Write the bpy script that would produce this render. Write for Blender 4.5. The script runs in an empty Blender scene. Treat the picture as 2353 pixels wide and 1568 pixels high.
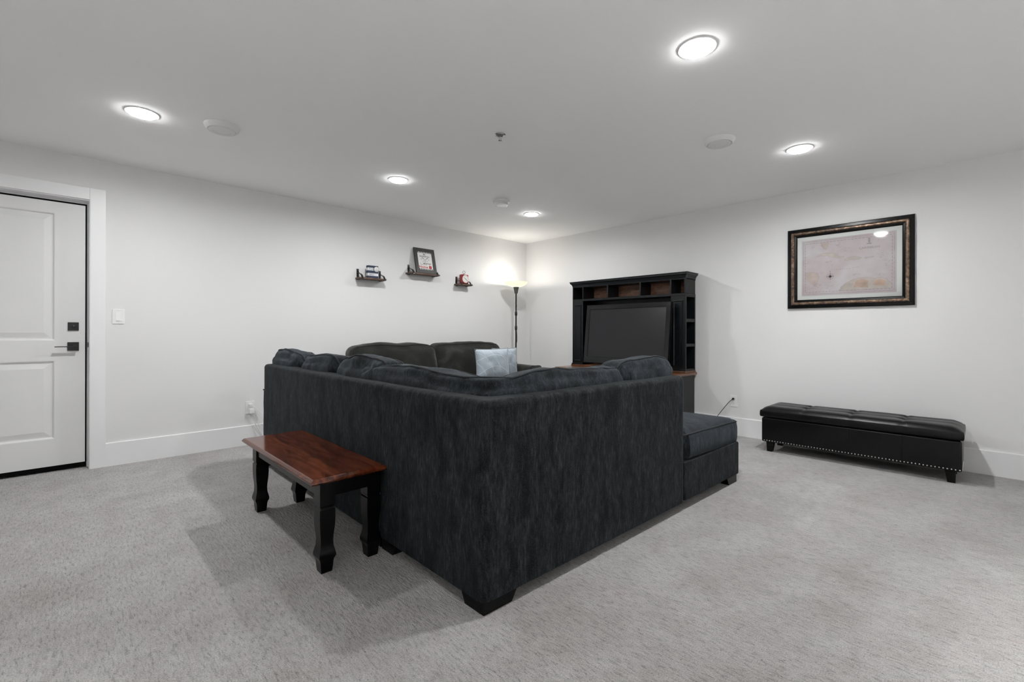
import bpy, bmesh, math, random
from mathutils import Vector, Matrix, noise

# ------------------------------------------------------------------ camera / world / exposure
scene = bpy.context.scene
COL = scene.collection
H = 2.401            # ceiling height
XR, YL = 4.960, 4.795  # right wall plane, left wall plane
XB, YB = -2.40, -2.90  # walls behind the camera

cam_data = bpy.data.cameras.new('camera')
cam_data.sensor_fit = 'HORIZONTAL'
cam_data.sensor_width = 36.0
cam_data.lens = 16.005
cam_data.shift_y = -21.9 / 2353.0
cam_data.clip_start = 0.02
cam = bpy.data.objects.new('camera', cam_data)
COL.objects.link(cam)
cam.matrix_world = (Matrix.Translation((0, 0, 1.07)) @ Matrix.Rotation(math.radians(45.78 - 90.0), 4, 'Z')
                    @ Matrix.Rotation(math.radians(90), 4, 'X') @ Matrix.Rotation(0.00229, 4, 'Z'))
scene.camera = cam

world = bpy.data.worlds.new('world')
scene.world = world
world.use_nodes = True
world.node_tree.nodes['Background'].inputs[0].default_value = (0.05, 0.05, 0.055, 1)
world.node_tree.nodes['Background'].inputs[1].default_value = 1.0

scene.view_settings.view_transform = 'Standard'
scene.view_settings.look = 'None'
scene.view_settings.gamma = 1.0
scene.view_settings.use_curve_mapping = False
scene.view_settings.exposure = 0.26
DOWNLIGHT = 15.5       # power of each ceiling light (W)
LENS_GLOW = 50.0      # brightness of their diffusing lenses
LAMP_BULB = 5.5      # power of the floor lamp's bulb (W)
try:
    scene.cycles.use_denoising = True
    scene.cycles.use_adaptive_sampling = True
    scene.cycles.adaptive_threshold = 0.08
    scene.cycles.use_light_tree = False
    scene.cycles.max_bounces = 7
    scene.cycles.diffuse_bounces = 5
    scene.cycles.glossy_bounces = 3
    scene.cycles.transmission_bounces = 6
    scene.cycles.transparent_max_bounces = 7
    scene.cycles.caustics_reflective = False
    scene.cycles.caustics_refractive = False
    scene.cycles.sample_clamp_indirect = 8.0
except Exception:
    pass

# ------------------------------------------------------------------ material helpers
def rgb(*c):
    return (c[0], c[1], c[2], 1.0)

class NT:
    def __init__(self, name):
        self.m = bpy.data.materials.new(name)
        self.m.use_nodes = True
        self.t = self.m.node_tree
        self.b = self.t.nodes['Principled BSDF']
        self.co = None
    def n(self, typ, **kw):
        nd = self.t.nodes.new(typ)
        for k, v in kw.items():
            setattr(nd, k, v)
        return nd
    def link(self, a, b):
        self.t.links.new(a, b)
    def coords(self, scale=(1, 1, 1), rot=(0, 0, 0)):
        if self.co is None:
            self.co = self.n('ShaderNodeTexCoord')
        mp = self.n('ShaderNodeMapping')
        mp.inputs['Scale'].default_value = scale
        mp.inputs['Rotation'].default_value = rot
        self.link(self.co.outputs['Object'], mp.inputs['Vector'])
        return mp.outputs['Vector']
    def noise(self, scale, map_scale=(1, 1, 1), detail=3.0, rough=0.55, distort=0.0):
        nd = self.n('ShaderNodeTexNoise')
        nd.inputs['Scale'].default_value = scale
        nd.inputs['Detail'].default_value = detail
        nd.inputs['Roughness'].default_value = rough
        nd.inputs['Distortion'].default_value = distort
        self.link(self.coords(map_scale), nd.inputs['Vector'])
        return nd.outputs['Fac']
    def ramp(self, fac, stops):
        r = self.n('ShaderNodeValToRGB')
        els = r.color_ramp.elements
        while len(els) < len(stops):
            els.new(0.5)
        for e, (p, c) in zip(els, stops):
            e.position = p
            e.color = c if len(c) == 4 else rgb(*c)
        self.link(fac, r.inputs['Fac'])
        return r.outputs['Color']
    def mix(self, fac, a, b, mode='MIX'):
        x = self.n('ShaderNodeMix')
        x.data_type = 'RGBA'
        x.blend_type = mode
        for sock, v in ((x.inputs[0], fac), (x.inputs[6], a), (x.inputs[7], b)):
            if hasattr(v, 'links'):
                self.link(v, sock)
            elif isinstance(v, (int, float)):
                sock.default_value = v
            else:
                sock.default_value = v if len(v) == 4 else rgb(*v)
        return x.outputs[2]
    def math(self, op, a, b=0.5):
        x = self.n('ShaderNodeMath', operation=op)
        for i, v in enumerate((a, b)):
            if hasattr(v, 'links'):
                self.link(v, x.inputs[i])
            else:
                x.inputs[i].default_value = v
        return x.outputs[0]
    def bump(self, height, strength=0.3, dist=0.01):
        bp = self.n('ShaderNodeBump')
        bp.inputs['Strength'].default_value = strength
        bp.inputs['Distance'].default_value = dist
        self.link(height, bp.inputs['Height'])
        self.link(bp.outputs['Normal'], self.b.inputs['Normal'])
    def color(self, c):
        if hasattr(c, 'links'):
            self.link(c, self.b.inputs['Base Color'])
        else:
            self.b.inputs['Base Color'].default_value = c if len(c) == 4 else rgb(*c)
    def set(self, **kw):
        names = dict(rough='Roughness', metal='Metallic', spec='Specular IOR Level', sheen='Sheen Weight',
                     sheen_rough='Sheen Roughness', coat='Coat Weight', coat_rough='Coat Roughness')
        for k, v in kw.items():
            s = self.b.inputs[names[k]]
            if hasattr(v, 'links'):
                self.link(v, s)
            else:
                s.default_value = v

M = {}
def simple(name, col, rough=0.5, metal=0.0, spec=0.5, var=0.06, vscale=8.0, bump=0.0, bscale=60.0, coat=0.0):
    t = NT(name)
    f = t.noise(vscale, detail=0.0 if var < .05 else 2.0)
    lo = tuple(max(0, c * (1 - var)) for c in col); hi = tuple(min(1, c * (1 + var)) for c in col)
    t.color(t.ramp(f, [(0.3, lo), (0.7, hi)]))
    t.set(rough=rough, metal=metal, spec=spec, coat=coat, coat_rough=0.08)
    if bump:
        t.bump(t.noise(bscale, detail=2), bump, 0.004)
    M[name] = t.m
    return t.m

simple('wall_paint', (0.735, 0.735, 0.735), 0.6, spec=0.3, var=0.008, vscale=1.2)
simple('ceiling_paint', (0.92, 0.92, 0.92), 0.8, spec=0.2, var=0.006, vscale=1.0)
simple('trim_paint', (0.80, 0.80, 0.805), 0.38, var=0.01, vscale=3)
simple('door_paint', (0.74, 0.74, 0.74), 0.42, var=0.012, vscale=4)
simple('white_plastic', (0.80, 0.80, 0.80), 0.35, var=0.01)
simple('vent_plastic', (0.72, 0.72, 0.72), 0.4, var=0.01)
simple('black_paint', (0.0028, 0.0028, 0.0030), 0.24, spec=0.22, var=0.25, vscale=14, bump=0.05, bscale=70)
simple('cabinet_black', (0.0050, 0.0060, 0.0072), 0.34, spec=0.32, var=0.25, vscale=10, bump=0.05, bscale=60)
simple('black_metal', (0.008, 0.008, 0.008), 0.38, spec=0.5, var=0.2)
simple('black_plastic', (0.006, 0.006, 0.0065), 0.16, spec=0.4, var=0.1)
simple('gap_black', (0.003, 0.003, 0.003), 0.9, spec=0.1, var=0.1)
simple('chrome', (0.62, 0.62, 0.62), 0.22, metal=1.0, var=0.05)
simple('nail_metal', (0.75, 0.75, 0.74), 0.18, metal=1.0, var=0.03)
simple('red_enamel', (0.20, 0.006, 0.010), 0.3, spec=0.5, var=0.1, coat=0.3)
simple('print_red', (0.42, 0.04, 0.04), 0.6, var=0.1)
simple('print_black', (0.02, 0.02, 0.022), 0.6, var=0.2)
simple('print_grey', (0.16, 0.15, 0.15), 0.6, var=0.2)
simple('paper_white', (0.72, 0.71, 0.70), 0.7, var=0.02)
simple('navy_paint', (0.018, 0.028, 0.060), 0.5, var=0.2)
simple('block_white', (0.66, 0.67, 0.70), 0.55, var=0.05)
simple('dial_white', (0.70, 0.70, 0.66), 0.4, var=0.02)
simple('dial_rim', (0.72, 0.50, 0.46), 0.4, var=0.02)
simple('mat_board', (0.82, 0.83, 0.82), 0.8, var=0.01)
simple('sign_frame', (0.022, 0.023, 0.022), 0.5, var=0.3, vscale=20, bump=0.1, bscale=80)
simple('lamp_cup', (0.055, 0.055, 0.045), 0.45, var=0.1)
simple('tv_stand_grey', (0.11, 0.11, 0.10), 0.25, spec=0.5, var=0.05)
simple('pillow_piping', (0.20, 0.22, 0.23), 0.8, var=0.1)
simple('map_ink', (0.20, 0.16, 0.19), 0.8, var=0.15)
simple('map_ink_soft', (0.36, 0.31, 0.34), 0.8, var=0.15)
simple('map_land_orange', (0.60, 0.43, 0.34), 0.8, var=0.25, vscale=12)
simple('map_land_pink', (0.60, 0.49, 0.46), 0.8, var=0.12, vscale=14)
simple('map_land_sand', (0.60, 0.53, 0.49), 0.8, var=0.12, vscale=14)

# carpet: fine grey pile with broken ribs running along Y, blotchy from footsteps
t = NT('carpet')
rib = t.noise(1.0, (105, 26, 1), detail=2.0, rough=0.65, distort=0.5)
spk = t.noise(240, detail=1.5, rough=0.7)
fleck = t.noise(1.0, (160, 64, 1), detail=1.5, rough=0.6)
blot = t.noise(1.9, (1.0, 1.7, 1), detail=3, rough=0.55)
blot2 = t.noise(5.5, (1.6, 0.8, 1), detail=2, rough=0.6)
base = t.ramp(rib, [(0.28, (0.22, 0.213, 0.207)), (0.45, (0.425, 0.415, 0.407)), (0.70, (0.55, 0.54, 0.532))])
base = t.mix(0.40, base, t.ramp(spk, [(0.32, (0.125, 0.119, 0.115)), (0.52, (0.48, 0.47, 0.463)), (0.75, (0.72, 0.71, 0.70))]))
base = t.mix(1.0, base, t.ramp(fleck, [(0.24, (0.42, 0.41, 0.40)), (0.36, (1, 1, 1))]), 'MULTIPLY')
base = t.mix(1.0, base, t.ramp(blot, [(0.30, (0.84, 0.825, 0.815)), (0.62, (1.0, 1.0, 1.0))]), 'MULTIPLY')
base = t.mix(1.0, base, t.ramp(blot2, [(0.30, (0.90, 0.89, 0.885)), (0.56, (1, 1, 1)), (0.66, (1, 1, 1)), (0.76, (1.0, 0.945, 0.945))]), 'MULTIPLY')
t.color(base)
t.set(rough=0.95, spec=0.1, sheen=0.15, sheen_rough=0.5)
hgt = t.math('ADD', t.math('MULTIPLY', rib, 1.0), t.math('MULTIPLY', spk, 0.5))
t.bump(hgt, 0.8, 0.012)
M['carpet'] = t.m

# chenille upholstery with upright streaks and pale flecks
def chenille(name, dark, mid, light, sheen_col, sheen=0.5):
    t = NT(name)
    streak = t.noise(1.0, (95, 95, 22), detail=2, rough=0.65)
    big = t.noise(1.0, (17, 17, 5.0), detail=4, rough=0.68, distort=0.3)
    speck = t.noise(1.0, (390, 390, 260), detail=1.5, rough=0.7)
    c = t.ramp(streak, [(0.28, dark), (0.50, mid), (0.95, light)])
    c = t.mix(1.0, c, t.ramp(big, [(0.38, (0.18, 0.18, 0.19)), (0.47, (0.72, 0.72, 0.73)), (0.62, (1.35, 1.35, 1.35))]), 'MULTIPLY')
    c = t.mix(t.ramp(speck, [(0.54, (0, 0, 0)), (0.72, (0.6, 0.6, 0.6))]), c, light)
    t.color(c)
    t.set(rough=0.85, spec=0.18, sheen=sheen, sheen_rough=0.38)
    t.b.inputs['Sheen Tint'].default_value = rgb(*sheen_col)
    t.bump(t.math('ADD', t.math('MULTIPLY', streak, 0.6), t.math('MULTIPLY', speck, 0.5)), 0.35, 0.006)
    M[name] = t.m
chenille('slate_chenille', (0.0034, 0.0041, 0.0047), (0.0102, 0.0121, 0.0136), (0.048, 0.056, 0.062), (0.62, 0.74, 0.82), 0.05)
chenille('slate_cushion', (0.0046, 0.0058, 0.0072), (0.0115, 0.0145, 0.0180), (0.046, 0.056, 0.066), (0.62, 0.74, 0.84), 0.18)
simple('slate_piping', (0.016, 0.019, 0.023), 0.8, var=0.2, vscale=40)

t = NT('charcoal_suede')
f1 = t.noise(4.5, detail=4, rough=0.6, distort=0.6)
f2 = t.noise(260, detail=1)
c = t.ramp(f1, [(0.36, (0.0065, 0.0072, 0.0066)), (0.58, (0.016, 0.0168, 0.0145)), (0.76, (0.044, 0.043, 0.037))])
t.color(t.mix(0.15, c, t.ramp(f2, [(0.3, (0.01, 0.01, 0.01)), (0.7, (0.05, 0.05, 0.045))])))
t.set(rough=0.85, spec=0.15, sheen=0.22, sheen_rough=0.4)
t.bump(f1, 0.3, 0.01)
M['charcoal_suede'] = t.m
simple('charcoal_piping', (0.009, 0.0095, 0.009), 0.8, var=0.2)

# pale blue pillow with stitched curving lines
t = NT('pillow_fabric')
def ring_lines(cx, cz, scale):
    mp_ = t.n('ShaderNodeMapping')
    if t.co is None:
        t.co = t.n('ShaderNodeTexCoord')
    mp_.inputs['Location'].default_value = (cx, 0, cz)
    mp_.inputs['Scale'].default_value = (1, 0.0, 1)
    t.link(t.co.outputs['Object'], mp_.inputs['Vector'])
    w_ = t.n('ShaderNodeTexWave', wave_type='RINGS', rings_direction='SPHERICAL')
    w_.inputs['Scale'].default_value = scale
    w_.inputs['Distortion'].default_value = 0.6
    t.link(mp_.outputs['Vector'], w_.inputs['Vector'])
    return t.math('GREATER_THAN', w_.outputs['Fac'], 0.995)
ln = t.math('MAXIMUM', ring_lines(.34, -.05, 2.7), t.math('MAXIMUM', ring_lines(-.30, -.46, 2.9), ring_lines(.02, .16, 2.4)))
wv = t.noise(320, detail=1)
cl = t.noise(5, detail=2)
c = t.ramp(cl, [(0.3, (0.27, 0.325, 0.375)), (0.7, (0.39, 0.445, 0.49))])
c = t.mix(0.25, c, t.ramp(wv, [(0.3, (0.22, 0.27, 0.31)), (0.7, (0.50, 0.56, 0.60))]))
t.color(t.mix(t.math('MULTIPLY', ln, 0.55), c, (0.62, 0.67, 0.70)))
t.set(rough=0.8, spec=0.2, sheen=0.3)
t.bump(cl, 0.3, 0.01)
M['pillow_fabric'] = t.m

def wood(name, dark, mid, light, rough, grain=(3, 60, 60), coat=0.0, spec=0.5, bump=0.05):
    t = NT(name)
    g = t.noise(1.0, grain, detail=5, rough=0.6, distort=0.9)
    g2 = t.noise(6.0, detail=3)
    c = t.ramp(g, [(0.30, dark), (0.52, mid), (0.75, light)])
    c = t.mix(1.0, c, t.ramp(g2, [(0.3, (0.72, 0.70, 0.68)), (0.65, (1.05, 1.05, 1.05))]), 'MULTIPLY')
    t.color(c)
    t.set(rough=rough, spec=spec, coat=coat, coat_rough=0.12)
    t.bump(g, bump, 0.003)
    M[name] = t.m
wood('cherry_wood', (0.032, 0.0066, 0.0028), (0.098, 0.0225, 0.0082), (0.165, 0.046, 0.0165), 0.11, grain=(30, 4.0, 30), bump=0.01)
wood('deck_wood', (0.06, 0.022, 0.010), (0.15, 0.060, 0.026), (0.26, 0.12, 0.055), 0.28, grain=(30, 3, 30), coat=0.2)
wood('cubby_wood', (0.13, 0.062, 0.038), (0.24, 0.122, 0.075), (0.36, 0.20, 0.125), 0.5, grain=(6, 9, 40), bump=0.02)
wood('rustic_wood', (0.045, 0.022, 0.016), (0.105, 0.058, 0.040), (0.23, 0.145, 0.105), 0.6, grain=(5, 60, 60), bump=0.4)

# black bonded leather
t = NT('black_leather')
lf = t.noise(5, detail=3)
lg = t.n('ShaderNodeTexVoronoi')
lg.inputs['Scale'].default_value = 260
t.link(t.coords(), lg.inputs['Vector'])
t.color(t.ramp(lf, [(0.3, (0.0016, 0.0017, 0.0018)), (0.7, (0.0032, 0.0033, 0.0035))]))
t.set(rough=t.math('ADD', t.math('MULTIPLY', lf, 0.16), 0.24), spec=0.26)
t.bump(t.math('ADD', t.math('MULTIPLY', lg.outputs['Distance'], 0.5), t.noise(22, detail=3)), 0.10, 0.004)
M['black_leather'] = t.m

# antiqued bronze ridge of the picture frame
t = NT('bronze_leaf')
bf = t.noise(38, detail=5, rough=0.7, distort=0.5)
t.color(t.ramp(bf, [(0.36, (0.020, 0.014, 0.010)), (0.50, (0.16, 0.105, 0.070)), (0.70, (0.42, 0.31, 0.23))]))
t.set(rough=0.34, metal=t.ramp(bf, [(0.38, (0, 0, 0)), (0.55, (0.85, 0.85, 0.85))]))
t.bump(bf, 0.4, 0.004)
M['bronze_leaf'] = t.m

# old map paper
t = NT('map_paper')
p1 = t.noise(2.6, detail=4, rough=0.6)
p2 = t.noise(11, detail=4, rough=0.6)
c = t.ramp(p1, [(0.32, (0.60, 0.50, 0.515)), (0.50, (0.64, 0.56, 0.585)), (0.66, (0.70, 0.655, 0.68))])
c = t.mix(0.25, c, t.ramp(p2, [(0.3, (0.58, 0.47, 0.47)), (0.7, (0.72, 0.68, 0.71))]))
t.color(c)
t.set(rough=0.75, spec=0.2)
M['map_paper'] = t.m

# picture glass: clear sheet with a mirror-like surface reflection
def glass_mat(name, tint=(1, 1, 1)):
    t = NT(name)
    nt = t.t
    tr = t.n('ShaderNodeBsdfTransparent'); tr.inputs[0].default_value = rgb(*tint)
    gl = t.n('ShaderNodeBsdfGlossy'); gl.inputs['Roughness'].default_value = 0.04
    fr = t.n('ShaderNodeFresnel'); fr.inputs['IOR'].default_value = 1.45
    mx = t.n('ShaderNodeMixShader')
    t.link(fr.outputs[0], mx.inputs[0]); t.link(tr.outputs[0], mx.inputs[1]); t.link(gl.outputs[0], mx.inputs[2])
    t.link(mx.outputs[0], nt.nodes['Material Output'].inputs['Surface'])
    M[name] = t.m
glass_mat('clear_glass', (0.99, 0.995, 0.99))

t = NT('tv_screen')
t.color(t.ramp(t.noise(3), [(0.3, (0.0085, 0.0088, 0.0102)), (0.7, (0.0105, 0.0108, 0.0122))]))
t.set(rough=0.28, spec=0.42)
M['tv_screen'] = t.m

def emitter(name, col, strength):
    m = bpy.data.materials.new(name)
    m.use_nodes = True
    nt = m.node_tree
    nt.nodes.remove(nt.nodes['Principled BSDF'])
    em = nt.nodes.new('ShaderNodeEmission')
    em.inputs[0].default_value = rgb(*col)
    em.inputs[1].default_value = strength
    nt.links.new(em.outputs[0], nt.nodes['Material Output'].inputs['Surface'])
    M[name] = m
emitter('led_lens', (0.995, 1.0, 1.0), LENS_GLOW)
emitter('lamp_bulb', (1.0, 0.94, 0.84), 30.0)
M['lamp_bulb'].cycles.emission_sampling = 'NONE'
# frosted glass bowl: lets the bulb's light through
t = NT('frosted_bowl')
nt = t.t
d1 = t.n('ShaderNodeBsdfDiffuse'); d1.inputs[0].default_value = rgb(0.85, 0.84, 0.80)
d2 = t.n('ShaderNodeBsdfTranslucent'); d2.inputs[0].default_value = rgb(0.93, 0.90, 0.82)
mx = t.n('ShaderNodeMixShader'); mx.inputs[0].default_value = 0.60
t.link(d1.outputs[0], mx.inputs[1]); t.link(d2.outputs[0], mx.inputs[2])
t.link(mx.outputs[0], nt.nodes['Material Output'].inputs['Surface'])
M['frosted_bowl'] = t.m

# ------------------------------------------------------------------ mesh helpers
class MB:
    """Collects shapes into one bmesh; build() links them as ONE mesh object."""
    def __init__(self):
        self.bm = bmesh.new()
    def _merge(self, tmp):
        me = bpy.data.meshes.new('tmp')
        tmp.to_mesh(me); tmp.free()
        self.bm.from_mesh(me)
        bpy.data.meshes.remove(me)
    def box(self, x0, y0, z0, x1, y1, z1, bev=0.0, seg=2, mat=None):
        b = bmesh.new()
        bmesh.ops.create_cube(b, size=1.0)
        for v in b.verts:
            v.co = Vector((x0 + (v.co.x + .5) * (x1 - x0), y0 + (v.co.y + .5) * (y1 - y0), z0 + (v.co.z + .5) * (z1 - z0)))
        if bev > 0:
            bmesh.ops.bevel(b, geom=b.edges[:], offset=bev, segments=seg, profile=0.5, affect='EDGES')
        if mat is not None:
            b.transform(mat)
        self._merge(b)
        return self
    def prism(self, poly, a, bz, axis='Z', bev=0.0, seg=2, mat=None):
        """polygon (2-D points) extruded from a to bz along axis. X: (y,z)  Y: (x,z)  Z: (x,y)"""
        b = bmesh.new()
        def P(p, h):
            return {'Z': (p[0], p[1], h), 'Y': (p[0], h, p[1]), 'X': (h, p[0], p[1])}[axis]
        v0 = [b.verts.new(P(p, a)) for p in poly]
        v1 = [b.verts.new(P(p, bz)) for p in poly]
        n = len(poly)
        b.faces.new(v0); b.faces.new(v1)
        for i in range(n):
            b.faces.new((v0[i], v0[(i + 1) % n], v1[(i + 1) % n], v1[i]))
        bmesh.ops.recalc_face_normals(b, faces=b.faces[:])
        if bev > 0:
            bmesh.ops.bevel(b, geom=b.edges[:], offset=bev, segments=seg, profile=0.5, affect='EDGES')
        if mat is not None:
            b.transform(mat)
        self._merge(b)
        return self
    def panel(self, poly, z0, z1, r, rv, seg=4, keep=None):
        """upright upholstered panel: polygon extruded, top edges rounded by r, upright corners by rv, edges for which keep(mid) is true left sharp"""
        b = bmesh.new()
        v0 = [b.verts.new((p[0], p[1], z0)) for p in poly]; v1 = [b.verts.new((p[0], p[1], z1)) for p in poly]
        n = len(poly)
        b.faces.new(v0); b.faces.new(v1)
        for i in range(n):
            b.faces.new((v0[i], v0[(i + 1) % n], v1[(i + 1) % n], v1[i]))
        bmesh.ops.recalc_face_normals(b, faces=b.faces[:])
        def sel(test):
            return [e for e in b.edges if test(e) and not (keep and keep((e.verts[0].co + e.verts[1].co) / 2))]
        up = sel(lambda e: abs(e.verts[0].co.z - e.verts[1].co.z) > .1)
        bmesh.ops.bevel(b, geom=up, offset=rv, segments=3, profile=0.5, affect='EDGES')
        tp = sel(lambda e: e.verts[0].co.z > z1 - 1e-4 and e.verts[1].co.z > z1 - 1e-4)
        bmesh.ops.bevel(b, geom=tp, offset=r, segments=seg, profile=0.5, affect='EDGES')
        self._merge(b)
        return self
    def lathe(self, prof, seg=32, mat=None, closed=False):
        b = bmesh.new()
        rings = []
        for r, z in prof:
            if r < 1e-6:
                rings.append([b.verts.new((0, 0, z))])
            else:
                rings.append([b.verts.new((r * math.cos(2 * math.pi * i / seg), r * math.sin(2 * math.pi * i / seg), z)) for i in range(seg)])
        pairs = list(zip(rings, rings[1:]))
        if closed:
            pairs.append((rings[-1], rings[0]))
        for A, B in pairs:
            for i in range(seg):
                j = (i + 1) % seg
                if len(A) == 1 and len(B) == 1:
                    continue
                if len(A) == 1:
                    b.faces.new((A[0], B[i], B[j]))
                elif len(B) == 1:
                    b.faces.new((A[i], A[j], B[0]))
                else:
                    b.faces.new((A[i], A[j], B[j], B[i]))
        bmesh.ops.recalc_face_normals(b, faces=b.faces[:])
        if mat is not None:
            b.transform(mat)
        self._merge(b)
        return self
    def tube(self, pts, r, seg=8, closed=False, flat=None):
        """tube along points; flat=(a,b) gives an oval/strap section instead of a circle"""
        b = bmesh.new()
        P = [Vector(p) for p in pts]
        n = len(P)
        rings = []
        up = Vector((0, 0, 1))
        prevN = None
        for i in range(n):
            if closed:
                d = P[(i + 1) % n] - P[(i - 1) % n]
            else:
                d = P[min(i + 1, n - 1)] - P[max(i - 1, 0)]
            if d.length < 1e-9:
                d = Vector((0, 0, 1))
            d.normalize()
            ref = prevN if prevN is not None else (Vector((1, 0, 0)) if abs(d.z) > 0.9 else up)
            N = ref - d * ref.dot(d)
            if N.length < 1e-6:
                N = Vector((1, 0, 0)) - d * d.x
            N.normalize(); B = d.cross(N)
            prevN = N
            ra, rb = (r, r) if flat is None else flat
            rings.append([b.verts.new(P[i] + N * ra * math.cos(2 * math.pi * k / seg) + B * rb * math.sin(2 * math.pi * k / seg)) for k in range(seg)])
        m = n if closed else n - 1
        for i in range(m):
            A, B_ = rings[i], rings[(i + 1) % n]
            for k in range(seg):
                b.faces.new((A[k], A[(k + 1) % seg], B_[(k + 1) % seg], B_[k]))
        if not closed:
            b.faces.new(rings[0]); b.faces.new(rings[-1])
        bmesh.ops.recalc_face_normals(b, faces=b.faces[:])
        self._merge(b)
        return self
    def poly(self, pts):
        vs = [self.bm.verts.new(p) for p in pts]
        self.bm.faces.new(vs)
        return self
    def build(self, name, mat, parent=None, smooth=True, angle=38, kind=None, label=None):
        me = bpy.data.meshes.new(name)
        bmesh.ops.recalc_face_normals(self.bm, faces=self.bm.faces[:])
        self.bm.to_mesh(me); self.bm.free()
        if smooth:
            me.polygons.foreach_set('use_smooth', [True] * len(me.polygons))
            try:
                me.set_sharp_from_angle(angle=math.radians(angle))
            except Exception:
                pass
        me.materials.append(M[mat] if isinstance(mat, str) else mat)
        o = bpy.data.objects.new(name, me)
        COL.objects.link(o)
        if smooth:
            wn = o.modifiers.new('weighted_normal', 'WEIGHTED_NORMAL')
            wn.keep_sharp = True
        if parent is not None:
            o.parent = parent
        if kind:
            o['kind'] = kind
        if label:
            o['label'] = label
        return o

def thing(name, label, cat, loc=(0, 0, 0), rotz=0.0, group=None, kind=None, rot=None):
    o = bpy.data.objects.new(name, None)
    o.empty_display_size = 0.1
    COL.objects.link(o)
    o.location = loc
    o.rotation_euler = rot if rot is not None else (0, 0, rotz)
    if label: o['label'] = label
    if cat: o['category'] = cat
    if group: o['group'] = group
    if kind: o['kind'] = kind
    return o
def tag(o, label, cat, group=None, kind=None):
    if label: o['label'] = label
    if cat: o['category'] = cat
    if group: o['group'] = group
    if kind: o['kind'] = kind
    return o

def soft_point(c, half, r, bulge, nz):
    """a point of the [-1,1] cube's surface -> a rounded, puffed cushion"""
    p = Vector((c[0] * half[0], c[1] * half[1], c[2] * half[2]))
    q = Vector([max(-(half[i] - r), min(half[i] - r, p[i])) for i in range(3)])
    d = p - q
    if d.length > 1e-9:
        p = q + d.normalized() * r
    f = [1 - abs(c[i]) ** 2.4 for i in range(3)]
    p.x += bulge[0] * c[0] * f[1] * f[2]
    p.y += bulge[1] * c[1] * f[0] * f[2]
    p.z += bulge[2] * c[2] * f[0] * f[1]
    if nz:
        amp, sc, seed = nz
        v = noise.noise_vector(p * sc + Vector((seed * 7.3, seed * 3.1, seed * 5.7)))
        v2 = noise.noise_vector(p * sc * 2.6 + Vector((seed * 1.3, seed * 9.1, seed * 2.7)))
        p += v * amp + v2 * amp * 0.45
    return p
def soft(mb, half, r, bulge=(0, 0, 0), n=(10, 6, 8), nz=None, mapf=None):
    b = bmesh.new()
    vd = {}
    def V(i, j, k):
        key = (i, j, k)
        if key not in vd:
            c = []
            for a, m in zip(key, n):
                tt = 2.0 * a / m - 1.0
                c.append(math.copysign(abs(tt) ** 0.8, tt))
            p = soft_point(c, half, r, bulge, nz)
            vd[key] = b.verts.new(mapf(p) if mapf else p)
        return vd[key]
    a_, b_, c_ = n
    for i in range(a_):
        for j in range(b_):
            for k in (0, c_):
                b.faces.new((V(i, j, k), V(i + 1, j, k), V(i + 1, j + 1, k), V(i, j + 1, k)))
    for i in range(a_):
        for k in range(c_):
            for j in (0, b_):
                b.faces.new((V(i, j, k), V(i + 1, j, k), V(i + 1, j, k + 1), V(i, j, k + 1)))
    for j in range(b_):
        for k in range(c_):
            for i in (0, a_):
                b.faces.new((V(i, j, k), V(i, j + 1, k), V(i, j + 1, k + 1), V(i, j, k + 1)))
    bmesh.ops.recalc_face_normals(b, faces=b.faces[:])
    mb._merge(b)
    return mb
def soft_loop(mb, half, r, bulge, nz, mapf, axis, val, rad=0.006, m=14, grow=0.003):
    """welt cord round the cushion where the coordinate 'axis' equals val"""
    others = [i for i in range(3) if i != axis]
    pts = []
    lin = [2.0 * i / m - 1 for i in range(m)]
    seq = [(t_, -1) for t_ in lin] + [(1, t_) for t_ in lin] + [(-t_, 1) for t_ in lin] + [(-1, -t_) for t_ in lin]
    for s, t_ in seq:
        c = [0, 0, 0]
        c[axis] = val
        c[others[0]] = math.copysign(abs(s) ** 0.8, s); c[others[1]] = math.copysign(abs(t_) ** 0.8, t_)
        p = soft_point(c, half, r, bulge, nz)
        e = Vector((0, 0, 0)); e[others[0]] = p[others[0]]; e[others[1]] = p[others[1]]
        if e.length > 1e-6:
            p = p + e.normalized() * grow
        pts.append(mapf(p) if mapf else p)
    mb.tube(pts, rad, seg=6, closed=True)
    return mb

def text_mesh(name, body, size, mat, parent, mtx, extrude=0.0006, align='CENTER', sx=1.0, bold=0.0):
    cu = bpy.data.curves.new(name, 'FONT')
    cu.body = body
    cu.size = size
    cu.align_x = align
    cu.align_y = 'CENTER'
    cu.extrude = extrude
    cu.offset = bold
    cu.resolution_u = 3
    ob = bpy.data.objects.new(name + '_curve', cu)
    COL.objects.link(ob)
    dg = bpy.context.evaluated_depsgraph_get()
    me = bpy.data.meshes.new_from_object(ob.evaluated_get(dg))
    bpy.data.objects.remove(ob)
    bpy.data.curves.remove(cu)
    me.name = name
    me.transform(mtx @ Matrix.Diagonal((sx, 1, 1, 1)))
    me.materials.clear()
    me.materials.append(M[mat])
    o = bpy.data.objects.new(name, me)
    COL.objects.link(o)
    o.parent = parent
    return o

TX_L = Matrix.Rotation(math.radians(90), 4, 'X')                                   # lettering on something facing -Y
TX_R = Matrix.Rotation(math.radians(-90), 4, 'Z') @ TX_L                            # lettering on something facing -X

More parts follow.
